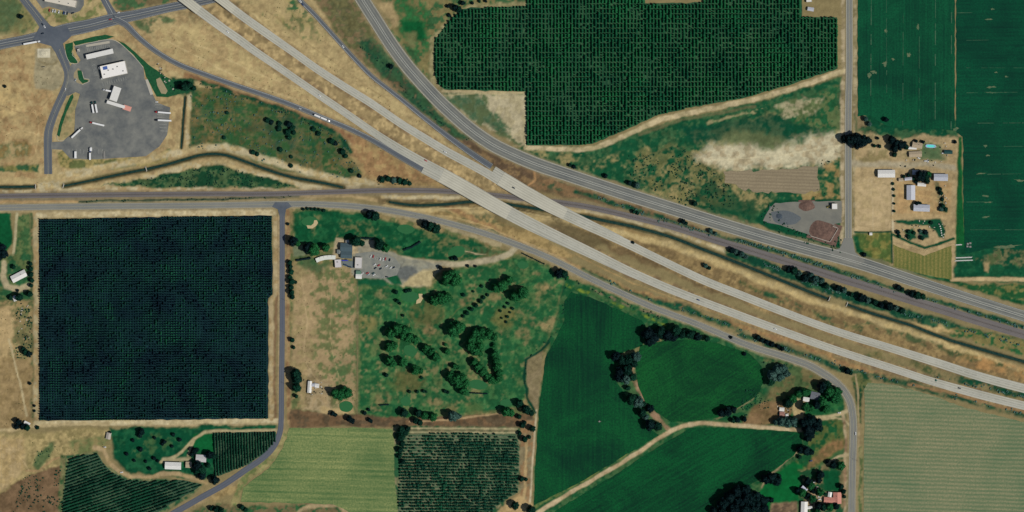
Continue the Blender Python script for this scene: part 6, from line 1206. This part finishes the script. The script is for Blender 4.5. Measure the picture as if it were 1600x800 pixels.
for col, x, y, dg, l in [('red',77.5,16,80,'red car at the left end of the top edge parking'),('white',82.6,17,80,'white car next to the red car of the top edge parking'),('white',86.2,17.6,80,'second white car from the left in the top edge parking'),('white',92,18.8,80,'white car standing alone between the pairs at the top edge'),('silver',102.4,20.6,80,'pale van-like car near the right of the top edge parking'),('blue',99.6,20.2,80,'dark blue car left of the pale car'),('black',105.2,20.8,80,'black car right of the pale car in the top edge parking'),('black',113.6,20.4,20,'black car alone at the right end of the top edge parking')]:
    vehicle(col, x, y, dg, l, z=.07, group=g_, sc=1.05)
zH = lambda nm, x: float(np.interp(x, *PZ[nm]))+.16
for col, x, y, dg, l, z in [('white',356,50,-37,'white car on the upper left of the southwestern carriageway',zH('H1',356)),('white',499.5,149.5,-33,'white car mid-way on the southwestern carriageway above the ramp truck',zH('H1',499)),('white',695.5,237.5,-33,'white car on the northeastern carriageway before the ramp joins',zH('H2',695)),('red',665.5,251,-30,'red car on the southwestern carriageway before the bridge',zH('H1',665)),('black',802.5,293.5,-30,'black car on the northeastern bridge deck',zH('H2',802)),('blue',1091,468.5,-23,'blue car on the southwestern carriageway right of centre',zH('H1',1091)),('white',1211.5,514,-20,'white car on the southwestern carriageway above the county road',zH('H1',1211)),('black',1499,606.5,-17,'black car on the southwestern carriageway near the right edge',zH('H1',1499)),
    ('silver',468.5,169.5,-22,'pale car on the exit ramp just ahead of the truck',.3),('white',469.5,2,-45,'white car at the top of the entrance ramp',.3),('white',536,72.5,-50,'white car half way down the entrance ramp',.3),('blue',473,7,-48,'dark car behind the white one at the top of the entrance ramp',.3),
    ('black',66.8,38.5,-55,'black car waiting at the junction on the north-west arm',.12),('white',69.5,41.5,-55,'white car just behind the black one at the junction',.12),('black',66.5,52.3,16,'black car on the arterial road at the junction',.15),('red',172.5,30.3,8,'red car on the arterial road near the north arm',.12),('white',1336.8,677.3,90,'white car on the county road beside the cut hay field',.1),
    ('white',1446,251.6,0,'white car, left of the two parked near the farmhouse'  ,0),('white',1449.8,251.6,90,'white car, right of the two parked near the farmhouse',0),('white',1435.5,247,-25,'white boat-like car below the wide tan roof',0),('white',1473.5,239.5,0,'white car at the dark green roofed shed',0),('white',1311,645,3,'white car on the drive by the road curve',0),('white',244.8,159.3,0,'white car at the east edge of the truck lot',.08),('white',190,738,5,'white car on the dirt lane right of the slanting orchard',0),('silver',118,125,60,'silver car on the truck stop entrance road',.1),('white',1272,753.5,30,'white car among the trees north of the pink house',0),('white',1280,776,5,'white car left of the pink house',0),('white',1280.5,780,5,'second white car just below the other left of the pink house',0),('blue',1267,720,10,'dark car on the drive above the long white barn',0),('black',604.5,432.5,-10,'black car by the green tongue at the bottom of the car park',.06)]:
    vehicle(col, x, y, dg, l, z=z)
for x, y, dg, l, z in [(184.5,19.5,10,'white pickup at the mouth of the north arm',.12),(163.5,698.5,-3,'white pickup parked at the bend of the dirt lane',0),(102,140,75,'white pickup on the access road at the lot entrance',.1),(147,90,0,'white pickup at the west end of the fuel canopy',.08) ]: vehicle('white', x, y, dg, l, 'pickup', z=z)
def semi(col, x, y, dg, lab, L=14., box_col='white', double=False, z=.08, bobtail=False, flatbed=False):
    """origin at the middle of the whole rig, cab towards +x"""
    r = empty('truck', (*W(x, y), z), R(dg), lab, 'truck'); m = CARM[col]; tot = L+5; c = tot/2
    mb = MB(); mb.loft([ring(c-3.4,1.2,.7,3.3,.95), ring(c-1.8,1.22,.6,3.2,.94), ring(c-1.45,1.2,.6,2.2,.94), ring(c-.2,1.1,.55,1.7,.9), ring(c,1.0,.6,1.3,.9)]); cb = mb.build('cab', m, r)
    MB().add([(c-1.78,-1.05,3.05),(c-1.78,1.05,3.05),(c-1.4,1.05,2.25),(c-1.4,-1.05,2.25),(c-1.70,-1.05,3.1),(c-1.70,1.05,3.1),(c-1.32,1.05,2.25),(c-1.32,-1.05,2.25)], [(4,5,6,7),(0,1,5,4),(3,7,6,2),(0,4,7,3),(1,2,6,5),(3,2,1,0)]).build('windscreen', glass, cb)
    MB().box(-c+1, c-3.4, -.45, .45, .75, 1.05).build('chassis', steel, r)
    if flatbed: MB().box(-c, c-4, -1.25, 1.25, 1.06, 1.3).build('flat_deck', doorm, r)
    elif double:
        h = (L-1)/2
        for a in (-c, -c+h+1): MB().box(a, a+h, -1.28, 1.28, 1.06, 3.9).build('trailer_box', CARM[box_col], r, bevel=.06)
    else: MB().box(-c, -c+L, -1.28, 1.28, 1.06, 3.9).build('trailer_box', CARM[box_col], r, bevel=.06)
    wheels(r, [(px_, s*1.05) for px_ in (-c+1.2, -c+2.5, c-5.1, c-3.9, c-1) for s in (-1, 1)], 1.5); return r
semi('green', 145, 167.6, 100, 'truck with dark green cab and white box, left of the parallel pair', 13.5); semi('green', 150.3, 167, 100, 'truck with dark green cab and white box, right of the parallel pair', 13.5)
semi('red', 151.5, 193.6, 166.5, 'truck with dark red cab and long white trailer in the mid lot', 19); semi('white', 120.8, 207.3, 43, 'all white truck slanting near the south-west of the lot', 18.5)
semi('red', 254.5, 175.9, 175.5, 'white truck with red cab parked at the east edge of the lot', 20); semi('black', 255, 188.2, 177.5, 'truck with black cab and white trailer below the red cabbed one', 21)
semi('white', 168, 141.6, 168, 'white tanker-like truck beside the tilted canopy', 10.5); semi('white', 50, 66.9, 10.5, 'white truck driving on the arterial road at left', 21, z=.12)
semi('white', 503.5, 184.5, -23, 'white double trailer truck on the exit ramp', 21, double=True, z=.35); semi('blue', 141, 242, 90, 'blue and white truck parked across the bottom of the lot', 11, z=.08)
r = empty('trailer', (*W(118.3,242), .08), R(90), 'white box trailer parked at the bottom left of the lot', 'trailer'); MB().box(-5.4, 5.4, -1.6, 1.6, 1, 3.9).build('trailer_box', CARM['white'], r, bevel=.06); wheels(r, [(-4,1.3),(-4,-1.3),(-2.8,1.3),(-2.8,-1.3)], 1.5)
r = empty('trailer', (*W(163,242), .08), R(90), 'grey flat trailer parked at the bottom of the lot', 'trailer'); MB().box(-6, 6, -1.3, 1.3, .9, 1.3).build('flat_deck', wallg, r); wheels(r, [(-5,1.05),(-5,-1.05),(-3.8,1.05),(-3.8,-1.05)], 1.4)
r = empty('box_van', (*W(142.3,232.8), .08), R(90), 'white box van just above the blue and white truck', 'van'); MB().box(-3.2, 1.6, -1.7, 1.7, .7, 3.4).build('cargo_box', CARM['white'], r, bevel=.06); MB().loft([ring(1.65,1.4,.6,2.3), ring(2.6,1.35,.6,2.1,.9), ring(3.2,1.2,.6,1.3,.9)]).build('cab', CARM['white'], r); wheels(r, [(-2,1.5),(-2,-1.5),(2.2,1.2),(2.2,-1.2)], 1.3)
r = empty('loader', (*W(1293.8,323.2), .05), R(20), 'yellow loader left of the square white shed', 'loader'); ym = plain('loader_yellow', S(186,166,60), .5, .05, 1)
MB().loft([ring(-2,1,.8,1.8), ring(.6,1,.8,2)]).build('body', ym, r); MB().box(-.6, .6, -.8, .8, 2.0, 3.1).build('cab', glass, r); MB().box(1.9, 2.7, -1.4, 1.4, .2, 1.1).build('bucket', ym, r); MB().box(.6, 2, -.8, -.6, .7, 1).build('arm', ym, r); MB().box(.6, 2, .6, .8, .7, 1).build('arm', ym, r); wheels(r, [(-1.3,1.1),(-1.3,-1.1),(1,1.1),(1,-1.1)], 2)
r = empty('sign', (*W(69,105), 0), R(10), 'small grey sign board on the gravel pad', 'sign'); MB().box(-2.6, 2.6, -.15, .15, 1, 3.2).build('board', wallw, r); MB().box(-2.2, -2, -.1, .1, 0, 1).build('post', timber, r); MB().box(2, 2.2, -.1, .1, 0, 1).build('post', timber, r)
r = empty('water_trough', (*W(936.5,658.5), .03), 0, 'small pale well head in the long dark green field', 'well'); MB().cyl((0,0,0), (0,0,1.1), 1.3, n=12).build('tank', wallg, r); MB().box(1.4, 2.6, -.5, .5, 0, .9).build('pump', steel, r)

# ------------------------------------------------------------ yard clutter, painted bays, thin dry weeds
def clutter(polys, n, label, mats, seed):
    g = np.random.default_rng(seed); 
    for mi, m_ in enumerate(mats):
        mb = MB()
        for P in polys:
            A = np.array(P); k = 0
            while k < n:
                x, y = g.uniform(A[:,0].min(), A[:,0].max()), g.uniform(A[:,1].min(), A[:,1].max())
                if not inside(np.array([x]), np.array([y]), P)[0]: continue
                k += 1; a = g.uniform(0, 3.14); l, w_, h = g.uniform(.5, 1.6), g.uniform(.3, .9), g.uniform(.3, 1.4); c, s_ = math.cos(a), math.sin(a); ox, oy = W(x, y)
                q = [(ox+u*l*c-v*w_*s_, oy+u*l*s_+v*w_*c) for u, v in ((-1,-1),(1,-1),(1,1),(-1,1))]
                mb.loft([[(*p_, 0) for p_ in q], [(*p_, h) for p_ in q]])
        tag(mb.build('scrap', m_), label[mi], 'scrap', kind='stuff')
yards = [[(1400,216),(1490,222),(1490,262),(1400,262)], [(1398,345),(1476,342),(1478,374),(1404,376)], [(1464,290),(1480,290),(1482,330),(1464,330)], [(474,592),(502,592),(506,618),(478,616)], [(28,476),(46,470),(46,530),(28,530)], [(1214,632),(1238,634),(1236,655),(1214,652)], [(1254,758),(1290,762),(1286,798),(1262,796)], [(244,92),(262,120),(276,146),(250,120)]]
clutter(yards, 13, ['pale bits of scrap lying about the farmyards', 'dark bits of scrap lying about the farmyards'], [wallw, hedgem], 3)
def bays(lines, label, z):
    mb = MB()
    for x0, y0, x1, y1, n, l, dg in lines:
        for i in range(n+1):
            x = x0+(x1-x0)*i/n; y = y0+(y1-y0)*i/n; ox, oy = W(x, y); c, s_ = math.cos(R(dg)), math.sin(R(dg)); nx2, ny2 = -s_*.09, c*.09
            mb.add([(ox-nx2, oy-ny2, z), (ox+c*l-nx2, oy+s_*l-ny2, z), (ox+c*l+nx2, oy+s_*l+ny2, z), (ox+nx2, oy+ny2, z)], [(0,1,2,3)])
    tag(mb.build('bay_lines', white), label, kind='structure')
bays([(149,101,153,118,8,6,170),(136,75,170,69,12,5,-80),(254,164,262,205,8,12,176),(108,240,160,240,9,7,90),(160,129,196,120,10,5,-75)], 'thin painted bay lines on the truck stop lot', .105)
bays([(576,404,613,410,14,4.5,75),(582,417,618,422,14,4.5,30),(578,431,600,434,8,4.5,30)], 'thin painted bay lines on the club car park', .105)
bays([(76,19,118,27,15,5,80)], 'thin painted bay lines on the top edge lot', .105)
dry = leaf_mat('dry_weed', S(104,96,64), S(130,120,82), S(78,88,56))
scrub([[(240,50),(340,36),(400,86),(600,215),(460,160),(300,104)], [(380,-6),(460,-6),(540,76),(700,222),(640,196),(480,88)], [(0,78),(60,78),(98,146),(62,250),(0,225)], [(0,484),(20,484),(40,650),(0,670)], [(458,420),(556,420),(556,640),(470,630)], [(560,212),(680,276),(600,288),(566,282)], [(640,335),(780,344),(880,402),(800,374)], [(110,95),(70,680),(170,700),(60,690)] and [(46,680),(165,674),(165,704),(60,730)], [(1180,625),(1240,636),(1190,662)], [(900,420),(1100,490),(1300,562),(1280,556),(1080,492)], [(860,300),(1000,332),(960,320),(880,290)]], .014, 'thin dry weeds dotted over the tan grassland', dry, .3, .8, 15)
